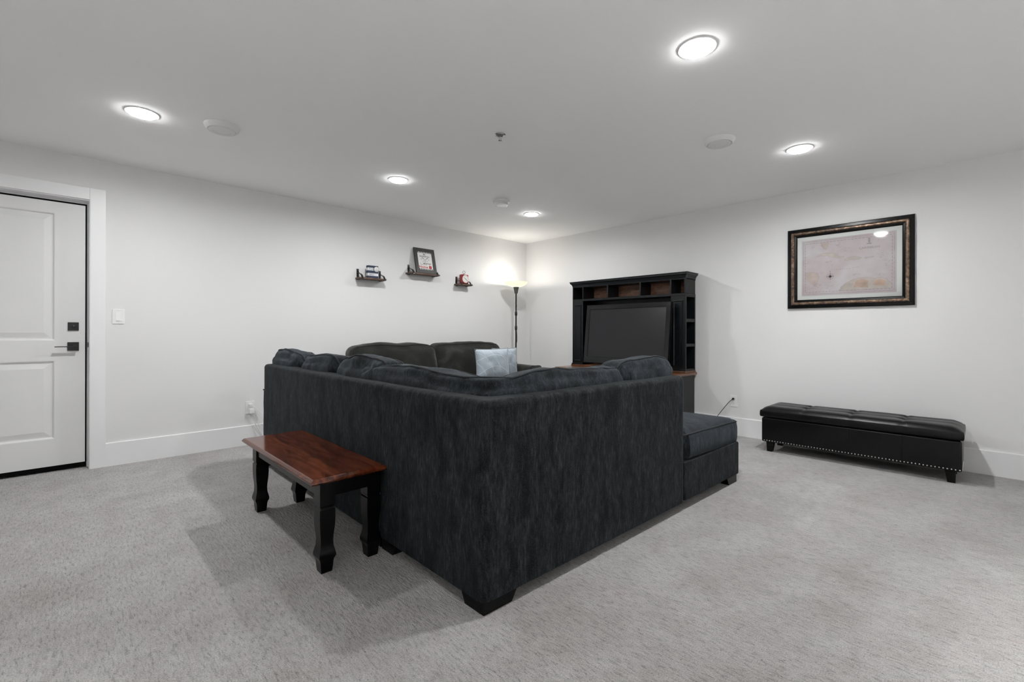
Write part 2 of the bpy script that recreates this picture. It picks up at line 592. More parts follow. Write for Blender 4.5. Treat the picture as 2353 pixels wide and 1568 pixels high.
def rect_loft(mb, rings, axis='Y', cap=True):
    """rings of rectangles (a0, z0, a1, z1, depth); axis Y: a is x, depth is y; axis X: a is y, depth is x; axis Z: (x0,y0,x1,y1,z)"""
    b = bmesh.new()
    R = []
    for a0, z0, a1, z1, d in rings:
        if axis == 'Y':
            pts = [(a0, d, z0), (a1, d, z0), (a1, d, z1), (a0, d, z1)]
        elif axis == 'X':
            pts = [(d, a0, z0), (d, a1, z0), (d, a1, z1), (d, a0, z1)]
        else:
            pts = [(a0, z0, d), (a1, z0, d), (a1, z1, d), (a0, z1, d)]
        R.append([b.verts.new(p) for p in pts])
    for A, B in zip(R, R[1:]):
        for i in range(4):
            b.faces.new((A[i], A[(i + 1) % 4], B[(i + 1) % 4], B[i]))
    if cap:
        b.faces.new(R[-1])
        if cap == 2:
            b.faces.new(R[0])
    mb._merge(b)
    return mb

# ------------------------------------------------------------------ the room shell
WT = 0.16
MB().box(XB - WT, YB - WT, -0.12, XR + WT, YL + WT + 0.5, 0.0).build('floor', 'carpet', smooth=False, kind='structure')['label'] = 'grey textured wall-to-wall carpet floor'
MB().box(XB - WT, YB - WT, H, XR + WT, YL + WT, H + 0.12).build('ceiling', 'ceiling_paint', smooth=False, kind='structure')['label'] = 'flat white painted ceiling with recessed lights'
DX0, DX1, DZ = -0.800, 0.130, 2.090      # rough door opening in the left wall
wl = MB().box(DX1, YL, 0, XR + WT, YL + WT, H).box(XB - WT, YL, 0, DX0, YL + WT, H).box(DX0, YL, DZ, DX1, YL + WT, H)
wl.build('wall_left', 'wall_paint', smooth=False, kind='structure')['label'] = 'white painted wall with door and small shelves'
MB().box(XR, YB - WT, 0, XR + WT, YL, H).build('wall_right', 'wall_paint', smooth=False, kind='structure')['label'] = 'white painted wall behind the television unit'
MB().box(XB - WT, YB - WT, 0, XB, YL, H).build('wall_back', 'wall_paint', smooth=False, kind='structure')
MB().box(XB, YB - WT, 0, XR, YB, H).build('wall_front', 'wall_paint', smooth=False, kind='structure')
BH, BT = 0.184, 0.015
def bb(poly, a, b, axis, name):
    MB().prism(poly, a, b, axis=axis).build(name, 'trim_paint', smooth=False, kind='structure')
bb([(YL, 0), (YL - BT, 0), (YL - BT, BH - .004), (YL - BT + .004, BH), (YL, BH)], 0.207, XR - BT, 'X', 'baseboard_left')
bb([(XR, 0), (XR - BT, 0), (XR - BT, BH - .004), (XR - BT + .004, BH), (XR, BH)], YB + BT, YL, 'Y', 'baseboard_right')
bb([(XB, 0), (XB + BT, 0), (XB + BT, BH - .004), (XB + BT - .004, BH), (XB, BH)], YB + BT, YL - BT, 'Y', 'baseboard_back')
bb([(YB, 0), (YB + BT, 0), (YB + BT, BH - .004), (YB + BT - .004, BH), (YB, BH)], XB, XR, 'X', 'baseboard_front')
bb([(YL, 0), (YL - BT, 0), (YL - BT, BH - .004), (YL - BT + .004, BH), (YL, BH)], XB + BT, -0.877, 'X', 'baseboard_far')
# door casing, jamb and stop
CY0 = YL - 0.020
MB().box(0.114, CY0, 0, 0.207, YL, 2.168, .002).build('trim_1', 'trim_paint', kind='structure')
MB().box(-0.784, CY0, 2.077, 0.114, YL, 2.168, .002).build('trim_2', 'trim_paint', kind='structure')
MB().box(-0.877, CY0, 0, -0.784, YL, 2.168, .002).build('trim_3', 'trim_paint', kind='structure')
jm = MB()
jm.box(0.110, YL - .006, 0, 0.130, YL + .30, 2.090).box(-0.800, YL - .006, 0, -0.780, YL + .30, 2.090).box(-0.780, YL - .006, 2.071, 0.110, YL + .30, 2.090)
jm.box(0.100, YL + .094, 0, 0.110, YL + .30, 2.071).box(-0.780, YL + .094, 0, -0.770, YL + .30, 2.071).box(-0.770, YL + .094, 2.058, 0.100, YL + .30, 2.071)
jb = jm.build('trim_4', 'trim_paint', smooth=False, kind='structure')
MB().lathe([(0.0, 0), (.020, 0), (.022, .004), (0, .006)], seg=20, mat=Matrix.Translation((.1085, YL + .062, .958)) @ Matrix.Rotation(math.radians(-90), 4, 'Y')).build('strike_plate', 'black_metal', jb, label='black latch strike on the jamb')
MB().box(-0.86, YL + .28, -.05, 0.20, YL + .31, 2.2).build('trim_5', 'gap_black', smooth=False, kind='structure')

# the door itself
DY = YL + 0.088
door = thing('door_1', 'white two-panel door with black square lock and lever', None, (-0.340, DY, 0.045), kind='structure')
dw, dh, dt = 0.862, 2.0, 0.042        # slab from x -0.431..0.431 local
sl = MB()
px0, px1 = -0.262, 0.263
for x0, z0, x1, z1 in ((-0.431, 0, px0, dh), (px1, 0, 0.431, dh), (px0, 1.915, px1, dh), (px0, .795, px1, .950), (px0, 0, px1, .205)):
    sl.box(x0, 0, z0, x1, dt, z1)
sl.build('slab', 'door_paint', door, smooth=False)
for z0, z1 in ((.950, 1.915), (.205, .795)):
    rings = [(px0, z0, px1, z1, 0), (px0 + .006, z0 + .006, px1 - .006, z1 - .006, .003), (px0 + .012, z0 + .012, px1 - .012, z1 - .012, .013),
             (px0 + .020, z0 + .020, px1 - .020, z1 - .020, .013), (px0 + .058, z0 + .058, px1 - .058, z1 - .058, .004)]
    rect_loft(MB(), rings, 'Y').build('panel', 'door_paint', door, smooth=False)
MB().box(0.431, .004, 0, 0.440, .03, dh + .012).box(-0.431, .004, dh, 0.440, .03, dh + .013).build('weatherstrip', 'gap_black', door, smooth=False)
MB().box(-0.431, .004, -0.030, 0.436, .036, 0.0).build('door_sweep', 'gap_black', door, smooth=False)
db = MB().box(.333, -.010, 1.024, .395, 0, 1.088, .002).build('deadbolt', 'black_metal', door, label='black square deadbolt plate')
MB().lathe([(0, 0), (.013, 0), (.013, .006), (.010, .008), (0, .008)], seg=18, mat=Matrix.Translation((.366, -.010, 1.056)) @ Matrix.Rotation(math.radians(90), 4, 'X')).build('lock_cylinder', 'black_metal', db)
MB().box(.3640, -.0195, 1.0575, .3690, -.0182, 1.0605).build('keyhole', 'chrome', db, smooth=False)
hd = MB().box(.331, -.010, .869, .396, 0, .935, .002).build('door_handle', 'black_metal', door, label='black square rose with flat lever')
MB().lathe([(0, 0), (.011, 0), (.011, .048), (0, .048)], seg=16, mat=Matrix.Translation((.372, -.008, .902)) @ Matrix.Rotation(math.radians(90), 4, 'X')).box(.262, -.062, .898, .386, -.044, .9045, .0015).build('lever', 'black_metal', hd)
for k, zz in enumerate((.25, 1.0, 1.75)):
    MB().tube([(-.437, .004, zz - .045), (-.437, .004, zz + .045)], .007, seg=10).build('hinge', 'black_metal', door)

# ------------------------------------------------------------------ recessed ceiling lights and added unseen fill lights
def downlight(x, y, label, power=1.0, spread=172):
    th = thing('recessed_light', label, 'ceiling light', (x, y, H), group='round recessed lights in the white ceiling')
    MB().lathe([(.072, 0), (.085, 0), (.0855, -.002), (.083, -.005), (.074, -.006), (.072, -.004)], seg=40, closed=True).build('trim_ring', 'white_plastic', th)
    MB().lathe([(.0725, -.001), (.072, -.009), (.064, -.015), (.040, -.018), (0, -.019)], seg=24).build('lens', 'led_lens', th)
    ld = bpy.data.lights.new('downlight_beam', 'AREA')
    ld.shape = 'DISK'; ld.size = .085; ld.energy = DOWNLIGHT * power; ld.color = (0.995, 1.0, 1.0); ld.spread = math.radians(spread)
    lo = bpy.data.objects.new('downlight_beam', ld); COL.objects.link(lo); lo.parent = th; lo.location = (0, 0, -.0215)
    return th
downlight(0.318, 3.570, 'recessed round ceiling light nearest the white door')
downlight(2.105, 0.925, 'largest, nearest recessed ceiling light above the dark sectional')
downlight(2.068, 3.562, 'recessed ceiling light in front of the three small wall shelves')
downlight(3.795, 0.914, 'recessed ceiling light near the framed map')
downlight(3.748, 3.540, 'farthest, smallest recessed ceiling light by the room corner')
for (x, y, w_) in ((-1.42, 0.60, 'behind and left of the viewer'), (-1.42, -1.72, 'in the back corner behind the viewer'), (0.318, -1.72, 'straight behind the viewer'),
                   (2.085, -1.72, 'behind and right of the viewer')):
    downlight(x, y, 'added ceiling fill light ' + w_, 2.7, 84)  # unseen fixtures added behind the viewer to brighten the ceiling

# round air vents, smoke alarm, sprinkler
def air_vent(x, y, label):
    th = thing('air_vent', label, 'air vent', (x, y, H), group='round white ceiling vents')
    MB().lathe([(.101, 0), (.101, -.005), (.092, -.022), (.084, -.030), (.078, -.030), (.075, -.024), (.070, -.010), (.070, 0)], seg=44).build('outer_ring', 'vent_plastic', th)
    MB().lathe([(0, -.020), (.070, -.020), (.075, -.026), (.074, -.031), (.066, -.034), (.052, -.0335), (.050, -.031), (0, -.033)], seg=44).build('centre_disc', 'vent_plastic', th)
    MB().lathe([(0, -.001), (.0695, -.001), (.0695, -.006), (0, -.006)], seg=32).build('duct', 'gap_black', th)
air_vent(.711, 3.440, 'round white ceiling vent beside the light near the door')
air_vent(3.230, 1.262, 'round white ceiling vent between the two lights on the right')
th = thing('smoke_alarm', 'round white stepped smoke alarm near the room corner', 'smoke alarm', (3.150, 3.398, H))
MB().lathe([(.082, 0), (.084, -.012), (.082, -.022), (.070, -.024), (.070, 0)], seg=40).build('mounting_base', 'vent_plastic', th)
MB().lathe([(0, -.004), (.066, -.004), (.070, -.026), (.072, -.044), (.068, -.050), (.052, -.051), (.049, -.047), (.047, -.047), (0, -.046)], seg=40).build('housing', 'vent_plastic', th)
MB().lathe([(0, -.0465), (.045, -.0465), (.044, -.052), (0, -.054)], seg=32).build('sensor_cap', 'white_plastic', th)
th = thing('fire_sprinkler', 'chrome pendant fire sprinkler in the ceiling centre', 'sprinkler', (2.085, 2.262, H))
MB().lathe([(.036, 0), (.036, -.003), (.030, -.006), (.027, -.004), (.024, 0)], seg=32).build('escutcheon', 'chrome', th)
MB().lathe([(0, -.001), (.0235, -.001), (.0235, -.003), (0, -.003)], seg=24).build('recess', 'print_grey', th)
MB().lathe([(0, 0), (.008, 0), (.008, -.016), (.005, -.018), (0, -.018)], seg=16).build('body', 'chrome', th)
fr = MB()
for s in (-1, 1):
    fr.tube([(s * .007, 0, -.014), (s * .011, 0, -.024), (s * .009, 0, -.036), (0, 0, -.042)], .0018, seg=6)
fr.tube([(0, 0, -.016), (0, 0, -.036)], .0016, seg=6)
fr.build('frame_arms', 'chrome', th)
MB().lathe([(0, -.041), (.013, -.042), (.014, -.044), (.006, -.046), (0, -.048)], seg=20).build('deflector', 'chrome', th)

# ------------------------------------------------------------------ switch, outlets, cords
th = thing('light_switch', 'white rocker light switch beside the door casing', 'light switch', (0.283, YL, 1.182))
MB().box(-.0375, -.006, -.059, .0375, 0, .059, .003).build('wall_plate', 'white_plastic', th)
rk = MB().prism([(-.0045, -.034), (-.0105, -.034), (-.0065, .033), (-.0045, .033)], -.0165, .0165, axis='X')
rk.build('rocker', 'white_plastic', th)
for zz in (-.049, .049):
    MB().lathe([(0, 0), (.003, 0), (.0025, .0012), (0, .0012)], seg=10, mat=Matrix.Translation((0, -.006, zz)) @ Matrix.Rotation(math.radians(90), 4, 'X')).build('screw', 'vent_plastic', th)

def outlet(label, loc, rz):
    th = thing('wall_outlet', label, 'outlet', loc, rz, group='white wall outlets')
    MB().box(-.037, -.006, -.060, .037, 0, .060, .003).build('wall_plate', 'white_plastic', th)
    for zz in (-.024, .024):
        s = MB().lathe([(0, 0), (.0165, 0), (.0165, .002), (0, .002)], seg=20, mat=Matrix.Translation((0, -.006, zz)) @ Matrix.Rotation(math.radians(90), 4, 'X')).build('socket', 'white_plastic', th)
        m = MB()
        for xx in (-.006, .006):
            m.box(xx - .001, -.0086, zz + .001, xx + .001, -.0079, zz + .009)
        m.box(-.002, -.0086, zz - .010, .002, -.0079, zz - .006)
        m.build('slots', 'gap_black', s, smooth=False)
    return th
outlet('white wall outlet with white cords, left of the sectional', (1.223, YL, .349), 0)
outlet('white wall outlet with a black cord, right of the television unit', (XR, 1.785, .352), math.radians(-90))
def curve_pts(P, n=8):
    out = []
    Q = [Vector(P[0])] + [Vector(p) for p in P] + [Vector(P[-1])]
    for i in range(1, len(Q) - 2):
        for k in range(n):
            t_ = k / n
            a, b, c, d = Q[i - 1], Q[i], Q[i + 1], Q[i + 2]
            out.append(.5 * ((2 * b) + (c - a) * t_ + (2 * a - 5 * b + 4 * c - d) * t_ ** 2 + (3 * b - a - 3 * c + d) * t_ ** 3))
    out.append(Vector(P[-1]))
    return out
th = thing('electrical_cable', 'thin white cord with flat plug in the upper socket, left wall', 'cord', (1.223, YL, .349))
MB().box(-.014, -.036, .014, .014, -.008, .036, .004).build('plug', 'white_plastic', th)
MB().tube(curve_pts([(.012, -.030, .026), (.060, -.04, -.03), (.13, -.05, -.13), (.22, -.05, -.26), (.32, -.06, -.338)]), .003, seg=6).build('cable', 'white_plastic', th)
th = thing('power_adapter', 'white plug-in adapter with two drooping cords, left wall', 'adapter', (1.223, YL, .349))
MB().box(-.012, -.050, -.055, .030, -.008, -.008, .005).build('adapter_body', 'white_plastic', th)
MB().tube(curve_pts([(.006, -.030, -.055), (.012, -.034, -.090), (.045, -.04, -.17), (.10, -.05, -.27), (.19, -.06, -.340)]), .0032, seg=6).build('cable', 'vent_plastic', th)
MB().tube(curve_pts([(.014, -.034, -.055), (.035, -.040, -.115), (.085, -.045, -.19), (.16, -.05, -.27), (.26, -.06, -.340)]), .0032, seg=6).build('cable', 'vent_plastic', th)
th = thing('electrical_cable', 'thin black cord running from the right outlet behind the chaise', 'cord', (XR, 1.785, .352))
MB().lathe([(0, 0), (.011, 0), (.012, .016), (.007, .028), (0, .028)], seg=14, mat=Matrix.Translation((-.008, 0, .024)) @ Matrix.Rotation(math.radians(-90), 4, 'Y')).build('plug', 'black_plastic', th)
MB().tube(curve_pts([(-.034, 0, .022), (-.045, .03, -.01), (-.05, .075, -.07), (-.05, .135, -.155), (-.05, .21, -.26), (-.05, .32, -.325), (-.05, .37, -.338)]), .0032, seg=6).build('cable', 'black_plastic', th)

# ------------------------------------------------------------------ framed map
FX0, FX1, FZ0, FZ1 = 0.370, 1.285, 1.294, 2.038
th = thing('framed_map', 'antique Caribbean map in a black and bronze frame', 'picture', (XR, (FX0 + FX1) / 2, (FZ0 + FZ1) / 2))
w2, h2 = (FX1 - FX0) / 2, (FZ1 - FZ0) / 2
def frame_profile(prof, name, mat):
    """mitred frame; prof = (inset from the outer edge, distance off the wall)"""
    m = MB()
    rings = [(-w2 + i, -h2 + i, w2 - i, h2 - i, -d) for i, d in prof]
    rect_loft(m, rings, 'X', cap=False)
    return m.build(name, mat, th, smooth=False)
frame_profile([(0, 0), (0, .024), (.006, .030), (.028, .032), (.031, .030)], 'frame_outer', 'black_paint')
frame_profile([(.030, .028), (.033, .033), (.040, .036), (.048, .036), (.055, .032), (.058, .028)], 'frame_ridge', 'bronze_leaf')
frame_profile([(.057, .026), (.060, .028), (.072, .026), (.078, .020), (.080, .010)], 'frame_inner', 'black_paint')
MB().box(-.008, -w2 + .01, -h2 + .01, -.002, w2 - .01, h2 - .01).build('backing', 'print_grey', th, smooth=False)
MB().box(-.013, -w2 + .074, -h2 + .074, -.008, w2 - .074, h2 - .074).build('mat_board', 'mat_board', th, smooth=False)
mw, mh = .343, .258           # half size of the print
mp = MB().box(-.0142, -mw, -mh, -.013, mw, mh).build('map_print', 'map_paper', th, smooth=False)
def UV(u, v, d=0.0):           # 0..1 across the print, seen from the room (u runs right = -Y)
    return (-.0142 - d, mw - 2 * mw * u, -mh + 2 * mh * v)
m = MB()
def flat_line(m, pts, wdt, d=.0003, closed=False):
    P = [Vector(UV(u, v, d)) for u, v in pts]
    if closed: P.append(P[0])
    for a, b in zip(P, P[1:]):
        e = b - a
        if e.length < 1e-6: continue
        nrm = Vector((1, 0, 0)).cross(e).normalized() * wdt / 2
        m.poly([a + nrm, b + nrm, b - nrm, a - nrm])
def dashed(m, a, b, n, wdt, duty=.7):
    for i in range(n):
        t0, t1 = i / n, (i + duty) / n
        flat_line(m, [(a[0] + (b[0] - a[0]) * t0, a[1] + (b[1] - a[1]) * t0), (a[0] + (b[0] - a[0]) * t1, a[1] + (b[1] - a[1]) * t1)], wdt)
ins = (.042, .062)
A = [(ins[0], ins[1]), (1 - ins[0], ins[1]), (1 - ins[0], 1 - ins[1]), (ins[0], 1 - ins[1])]
for i in range(4):
    dashed(m, A[i], A[(i + 1) % 4], 24 if i % 2 == 0 else 16, .0022)
m.build('dashed_border', 'map_ink', mp, smooth=False)
m = MB()
for k in (.018, .026):
    q = [(k, k * 1.35), (1 - k, k * 1.35), (1 - k, 1 - k * 1.35), (k, 1 - k * 1.35)]
    flat_line(m, q, .0011, closed=True)
rnd = random.Random(4)
for side in range(4):          # tiny lettering strokes along the border
    for i in range(60):
        if rnd.random() < .35: continue
        tt = .04 + .92 * i / 60
        e = .022
        if side == 0: a = (tt, 1 - e * 1.3); b = (tt + .009, 1 - e * 1.3 + rnd.uniform(-.01, .01))
        elif side == 1: a = (tt, e * 1.3); b = (tt + .009, e * 1.3 + rnd.uniform(-.01, .01))
        elif side == 2: a = (e, tt); b = (e + rnd.uniform(-.006, .006), tt + .012)
        else: a = (1 - e, tt); b = (1 - e + rnd.uniform(-.006, .006), tt + .012)
        flat_line(m, [a, b], .0020)
m.build('outer_border', 'map_ink_soft', mp, smooth=False)
def jag(pts, seed, amp=.007, sub=5, closed=True):
    r = random.Random(seed); out = []
    n = len(pts)
    for i in range(n if closed else n - 1):
        a, b = pts[i], pts[(i + 1) % n]
        for k in range(sub):
            t_ = k / sub
            out.append((a[0] + (b[0] - a[0]) * t_ + r.uniform(-amp, amp), a[1] + (b[1] - a[1]) * t_ + r.uniform(-amp, amp)))
    if not closed: out.append(pts[-1])
    return out
def land(pts, mat, name, seed, ink=True, d=.00015):
    q = jag(pts, seed)
    m = MB(); m.poly([UV(u, v, d) for u, v in q])
    o = m.build(name, mat, mp, smooth=False)
    if ink:
        m = MB(); flat_line(m, q, .0012, d + .0002, closed=True)
        m.build('coastline', 'map_ink_soft', mp, smooth=False)
land([(.42, .068), (.46, .16), (.50, .20), (.56, .24), (.62, .27), (.72, .265), (.78, .245), (.84, .26), (.90, .23), (.955, .16), (.955, .072), (.70, .068)], 'map_land_sand', 'landmass', 3)
land([(.58, .11), (.72, .10), (.73, .21), (.68, .235), (.60, .22)], 'map_land_orange', 'landmass', 5, ink=False, d=.0003)
land([(.77, .13), (.90, .12), (.90, .19), (.84, .225), (.79, .21)], 'map_land_orange', 'landmass', 8, ink=False, d=.0003)
land([(.045, .30), (.10, .25), (.13, .19), (.17, .16), (.18, .24), (.20, .33), (.19, .40), (.10, .42), (.045, .42)], 'map_land_pink', 'landmass', 7)
land([(.22, .925), (.30, .925), (.30, .86), (.28, .80), (.25, .83), (.23, .88)], 'map_land_pink', 'landmass', 9)
land([(.16, .69), (.22, .735), (.30, .75), (.36, .735), (.42, .67), (.48, .655), (.44, .63), (.36, .66), (.30, .69), (.22, .70)], 'map_land_sand', 'landmass', 11)
land([(.48, .60), (.55, .64), (.62, .63), (.66, .60), (.60, .575), (.54, .59), (.49, .57)], 'map_land_sand', 'landmass', 12)
land([(.69, .60), (.76, .615), (.78, .60), (.70, .585)], 'map_land_sand', 'landmass', 13)
land([(.28, .585), (.33, .60), (.34, .585), (.29, .57)], 'map_land_sand', 'landmass', 14)
land([(.62, .75), (.66, .78), (.67, .74), (.63, .73)], 'map_land_pink', 'landmass', 15, ink=False)
m = MB(); r2 = random.Random(21)
for (cu_, cv_, su, sv, n_) in ((.40, .86, .05, .06, 16), (.48, .78, .05, .05, 14), (.86, .60, .05, .08, 20), (.90, .48, .04, .10, 16), (.07, .60, .03, .10, 12), (.30, .15, .06, .06, 16), (.17, .19, .05, .05, 14), (.60, .33, .06, .02, 8), (.22, .40, .04, .06, 8), (.12, .86, .05, .03, 8), (.10, .13, .05, .03, 10), (.85, .30, .06, .03, 10)):
    for i in range(n_):
        u, v = r2.gauss(cu_, su * .5), r2.gauss(cv_, sv * .5)
        if not (.05 < u < .94 and .08 < v < .92): continue
        L = r2.uniform(.008, .026)
        flat_line(m, [(u, v), (u + L, v + r2.uniform(-.012, .012))], .0011, .0004)
m.build('sea_notes', 'map_ink_soft', mp, smooth=False, kind='stuff')
m = MB()
cc = (.325, .325)
ring = [(cc[0] + .036 * math.cos(a * math.pi / 12), cc[1] + .048 * math.sin(a * math.pi / 12)) for a in range(24)]
flat_line(m, ring, .0016, .0005, closed=True)
for a in range(8):
    rr = 1.35 if a % 2 == 0 else .8
    ca, sa = math.cos(a * math.pi / 4), math.sin(a * math.pi / 4)
    m.poly([UV(cc[0] + .036 * rr * ca, cc[1] + .048 * rr * sa, .0006), UV(cc[0] - .007 * sa, cc[1] + .009 * ca, .0006), UV(cc[0] + .007 * sa, cc[1] - .009 * ca, .0006)])
flat_line(m, [(cc[0], cc[1] + .05), (cc[0], cc[1] + .10)], .0016, .0005)
flat_line(m, [(cc[0] - .008, cc[1] + .085), (cc[0] + .008, cc[1] + .085)], .0016, .0005)
m.build('compass_rose', 'map_ink', mp, smooth=False)
m = MB()     # little sailing ship and palm
m.poly([UV(.705, .84, .0005), UV(.765, .84, .0005), UV(.752, .822, .0005), UV(.715, .825, .0005)])
for k in range(3):
    m.poly([UV(.722 - .002 * k, .85 + k * .028, .0005), UV(.748, .85 + k * .028, .0005), UV(.742, .874 + k * .028, .0005), UV(.728, .874 + k * .028, .0005)])
flat_line(m, [(.735, .84), (.735, .945)], .0013, .0005)
flat_line(m, [(.822, .86), (.828, .91)], .0016, .0005)
for a in (20, 60, 110, 150, 200, -20):
    flat_line(m, [(.828, .91), (.828 + .028 * math.cos(math.radians(a)), .91 + .03 * math.sin(math.radians(a)))], .0016, .0005)
m.build('ship_and_palm', 'map_ink_soft', mp, smooth=False, kind='stuff')
text_mesh('map_title', 'CARIBBEAN', .026, 'map_ink_soft', mp, Matrix.Translation(UV(.735, .765, .0006)) @ TX_R, .0002, sx=1.05)
text_mesh('sea_name', 'C  A  R  I  B  B  E  A  N', .011, 'map_ink_soft', mp, Matrix.Translation(UV(.44, .44, .0006)) @ TX_R, .0002, sx=1.3)
text_mesh('sea_name', 'S  E  A', .011, 'map_ink_soft', mp, Matrix.Translation(UV(.60, .45, .0006)) @ TX_R, .0002, sx=1.3)
MB().box(-.0185, -w2 + .072, -h2 + .072, -.0165, w2 - .072, h2 - .072).build('glass', 'clear_glass', th, smooth=False)

def part(mb, name, mat, th, **kw):
    """part whose shape is written in room coordinates"""
    o = mb.build(name, mat, th, **kw)
    o.matrix_parent_inverse = Matrix.Translation(-Vector(th.location))
    return o
def subpart(mb, name, mat, par, **kw):
    """sub-part of a part made with part(): same coordinates as its parent part"""
    return mb.build(name, mat, par, **kw)

# ------------------------------------------------------------------ small wall shelves
def strap(mb, pts, x0, x1, thk):
    L, R = [], []
    for i, p in enumerate(pts):
        a = Vector(pts[max(i - 1, 0)]); b = Vector(pts[min(i + 1, len(pts) - 1)])
        d = (b - a).normalized(); nrm = Vector((-d.y, d.x)) * thk / 2
        q = Vector(p)
        L.append(tuple(q + nrm)); R.append(tuple(q - nrm))
    for i in range(len(pts) - 1):
        mb.prism([L[i], L[i + 1], R[i + 1], R[i]], x0, x1, axis='X')
def wall_shelf(x0, x1, zt, bx, label):
    xc = (x0 + x1) / 2
    th = thing('wall_shelf', label, 'shelf', (xc, YL, zt), group='wooden wall shelves with black metal brackets')
    m = MB()
    n = 14
    front = []
    r = random.Random(int(x0 * 100))
    poly = [(x0 - xc, -.001), (x1 - xc, -.001)] + [(x1 - xc - (x1 - x0) * i / n, -.118 + r.uniform(-.002, .002)) for i in range(n + 1)]
    m.prism(poly, -.018, 0, axis='Z', bev=.0015, seg=1)
    m.build('board', 'rustic_wood', th)
    for b in bx:
        m = MB()
        q = b - xc
        m.box(q - .013, -.004, -.022, q + .013, 0, .098, .001)
        pts = [(-.004, .074), (-.010, .062), (-.022, .053), (-.040, .047), (-.062, .041), (-.084, .033), (-.100, .022), (-.112, .006), (-.121, -.010), (-.1225, -.020), (-.116, -.0215), (-.004, -.0215)]
        strap(m, pts, q - .011, q + .011, .0045)
        br = m.build('bracket', 'black_metal', th)
        MB().lathe([(0, 0), (.005, 0), (.004, .003), (0, .003)], seg=10, mat=Matrix.Translation((q, -.004, .086)) @ Matrix.Rotation(math.radians(90), 4, 'X')).build('screw', 'print_grey', br)
    return th
wall_shelf(2.257, 2.572, 1.660, (2.284, 2.548), 'small wooden shelf holding the striped baseball block')
wall_shelf(2.884, 3.304, 1.773, (2.925, 3.270), 'widest wooden shelf holding the leaning framed sign')
wall_shelf(3.604, 3.830, 1.690, (3.642, 3.795), 'smallest wooden shelf holding the red clock')

# striped block with a baseball
th = thing('striped_block', 'navy and white striped block with a baseball on it', 'ornament', (2.416, 4.715, 1.660))
zs = [0, .022, .052, .081, .112, .136]
for i in range(5):
    o = MB().box(-.061, -.024, zs[i], .061, .022, zs[i + 1], .0012, 1).build('stripe', 'navy_paint' if i % 2 == 0 else 'block_white', th)
text_mesh('lettering', 'PLAY', .027, 'print_grey', th, Matrix.Translation((-.020, -.0245, .096)) @ TX_L, .0004, sx=1.0)
text_mesh('lettering', 'BALL', .027, 'print_grey', th, Matrix.Translation((-.016, -.0245, .037)) @ TX_L, .0004, sx=1.0)
MB().lathe([(0, 0), (.033, 0), (.033, .002), (0, .002)], seg=28, mat=Matrix.Translation((.036, -.024, .098)) @ TX_L).build('ball_shadow_ring', 'navy_paint', th)
bl = MB().lathe([(0, .012), (.014, .0105), (.024, .006), (.0285, .0015), (.0285, 0)], seg=28, mat=Matrix.Translation((.038, -.0255, .098)) @ TX_L).build('baseball', 'paper_white', th)
m = MB()
for s in (-1, 1):
    m.tube([(.038 + s * (.020 - .013 * math.cos(a)), -.0255 - .0125 + .009 * abs(a) ** 2, .098 + .024 * math.sin(a)) for a in [-.9 + 1.8 * k / 8 for k in range(9)]], .001, seg=5)
m.build('stitching', 'print_grey', bl)

# leaning baseball sign
th = thing('framed_sign', 'black-framed baseball sign leaning on the middle wall shelf', 'sign', (3.123, 4.700, 1.774), rot=(math.radians(-13.5), 0, 0))
fw, fh, fb, ft = .1465, .320, .043, .020
m = MB()
m.box(-fw, -ft / 2, 0, -fw + fb, ft / 2, fh, .002).box(fw - fb, -ft / 2, 0, fw, ft / 2, fh, .002)
m.box(-fw + fb, -ft / 2, 0, fw - fb, ft / 2, fb, .002).box(-fw + fb, -ft / 2, fh - fb, fw - fb, ft / 2, fh, .002)
m.build('frame', 'sign_frame', th)
pw, pz0, pz1 = fw - fb, fb, fh - fb
pr = MB().box(-pw, -.002, pz0, pw, .004, pz1).build('print', 'paper_white', th, smooth=False)
m = MB()
for zz, s in ((pz1, -1), (pz0, 1)):
    for i in range(9):
        xx = -pw + 2 * pw * (i + .5) / 9
        m.box(xx - .0065, -.0028, min(zz, zz + s * .017), xx + .0055, -.002, max(zz, zz + s * .017))
m.build('striped_edge', 'print_black', pr, smooth=False, kind='stuff')
def sign_text(body, x, z, size, mat, sx=1.0, bold=0.0, shear=0):
    text_mesh('lettering', body, size, mat, pr, Matrix.Translation((x, -.0025, z)) @ TX_L, .0003, sx=sx, bold=bold)
sign_text('IN', -.004, .243, .030, 'print_black', 1.0, .0006)
sign_text('BASEBALL', 0, .217, .026, 'print_grey', 1.28, .0004)
sign_text('AS', -.052, .180, .018, 'print_black')
sign_text('IN', .052, .178, .018, 'print_black')
sign_text('LIFE', -.004, .148, .018, 'print_grey', .9)
sign_text('ALL', -.070, .126, .014, 'print_grey')
sign_text('IMPORTANT', .024, .125, .021, 'print_black', .98, .0005)
sign_text('THINGS HAPPEN', -.030, .109, .0145, 'print_grey', .9)
sign_text('at', .052, .107, .017, 'print_red')
sign_text('Home', -.034, .080, .045, 'print_red', 1.12, .0009)
m = MB()
for s in (-1, 1):
    m.tube([(s * .045, -.0035, .204), (s * .018, -.0035, .184)], .0028, seg=6)
    m.tube([(s * .018, -.0035, .184), (-s * .040, -.0035, .148)], .0012, seg=6)
m.build('crossed_bats', 'print_black', pr)
m = MB()
m.lathe([(0, .003), (.012, .0025), (.020, .0015), (.0215, 0)], seg=24, mat=Matrix.Translation((.064, -.0022, .082)) @ TX_L)
m.prism([(.040, .066), (.060, .064), (.060, .073), (.046, .073)], -.0045, -.0022, axis='Y')
m.build('helmet', 'print_red', pr)

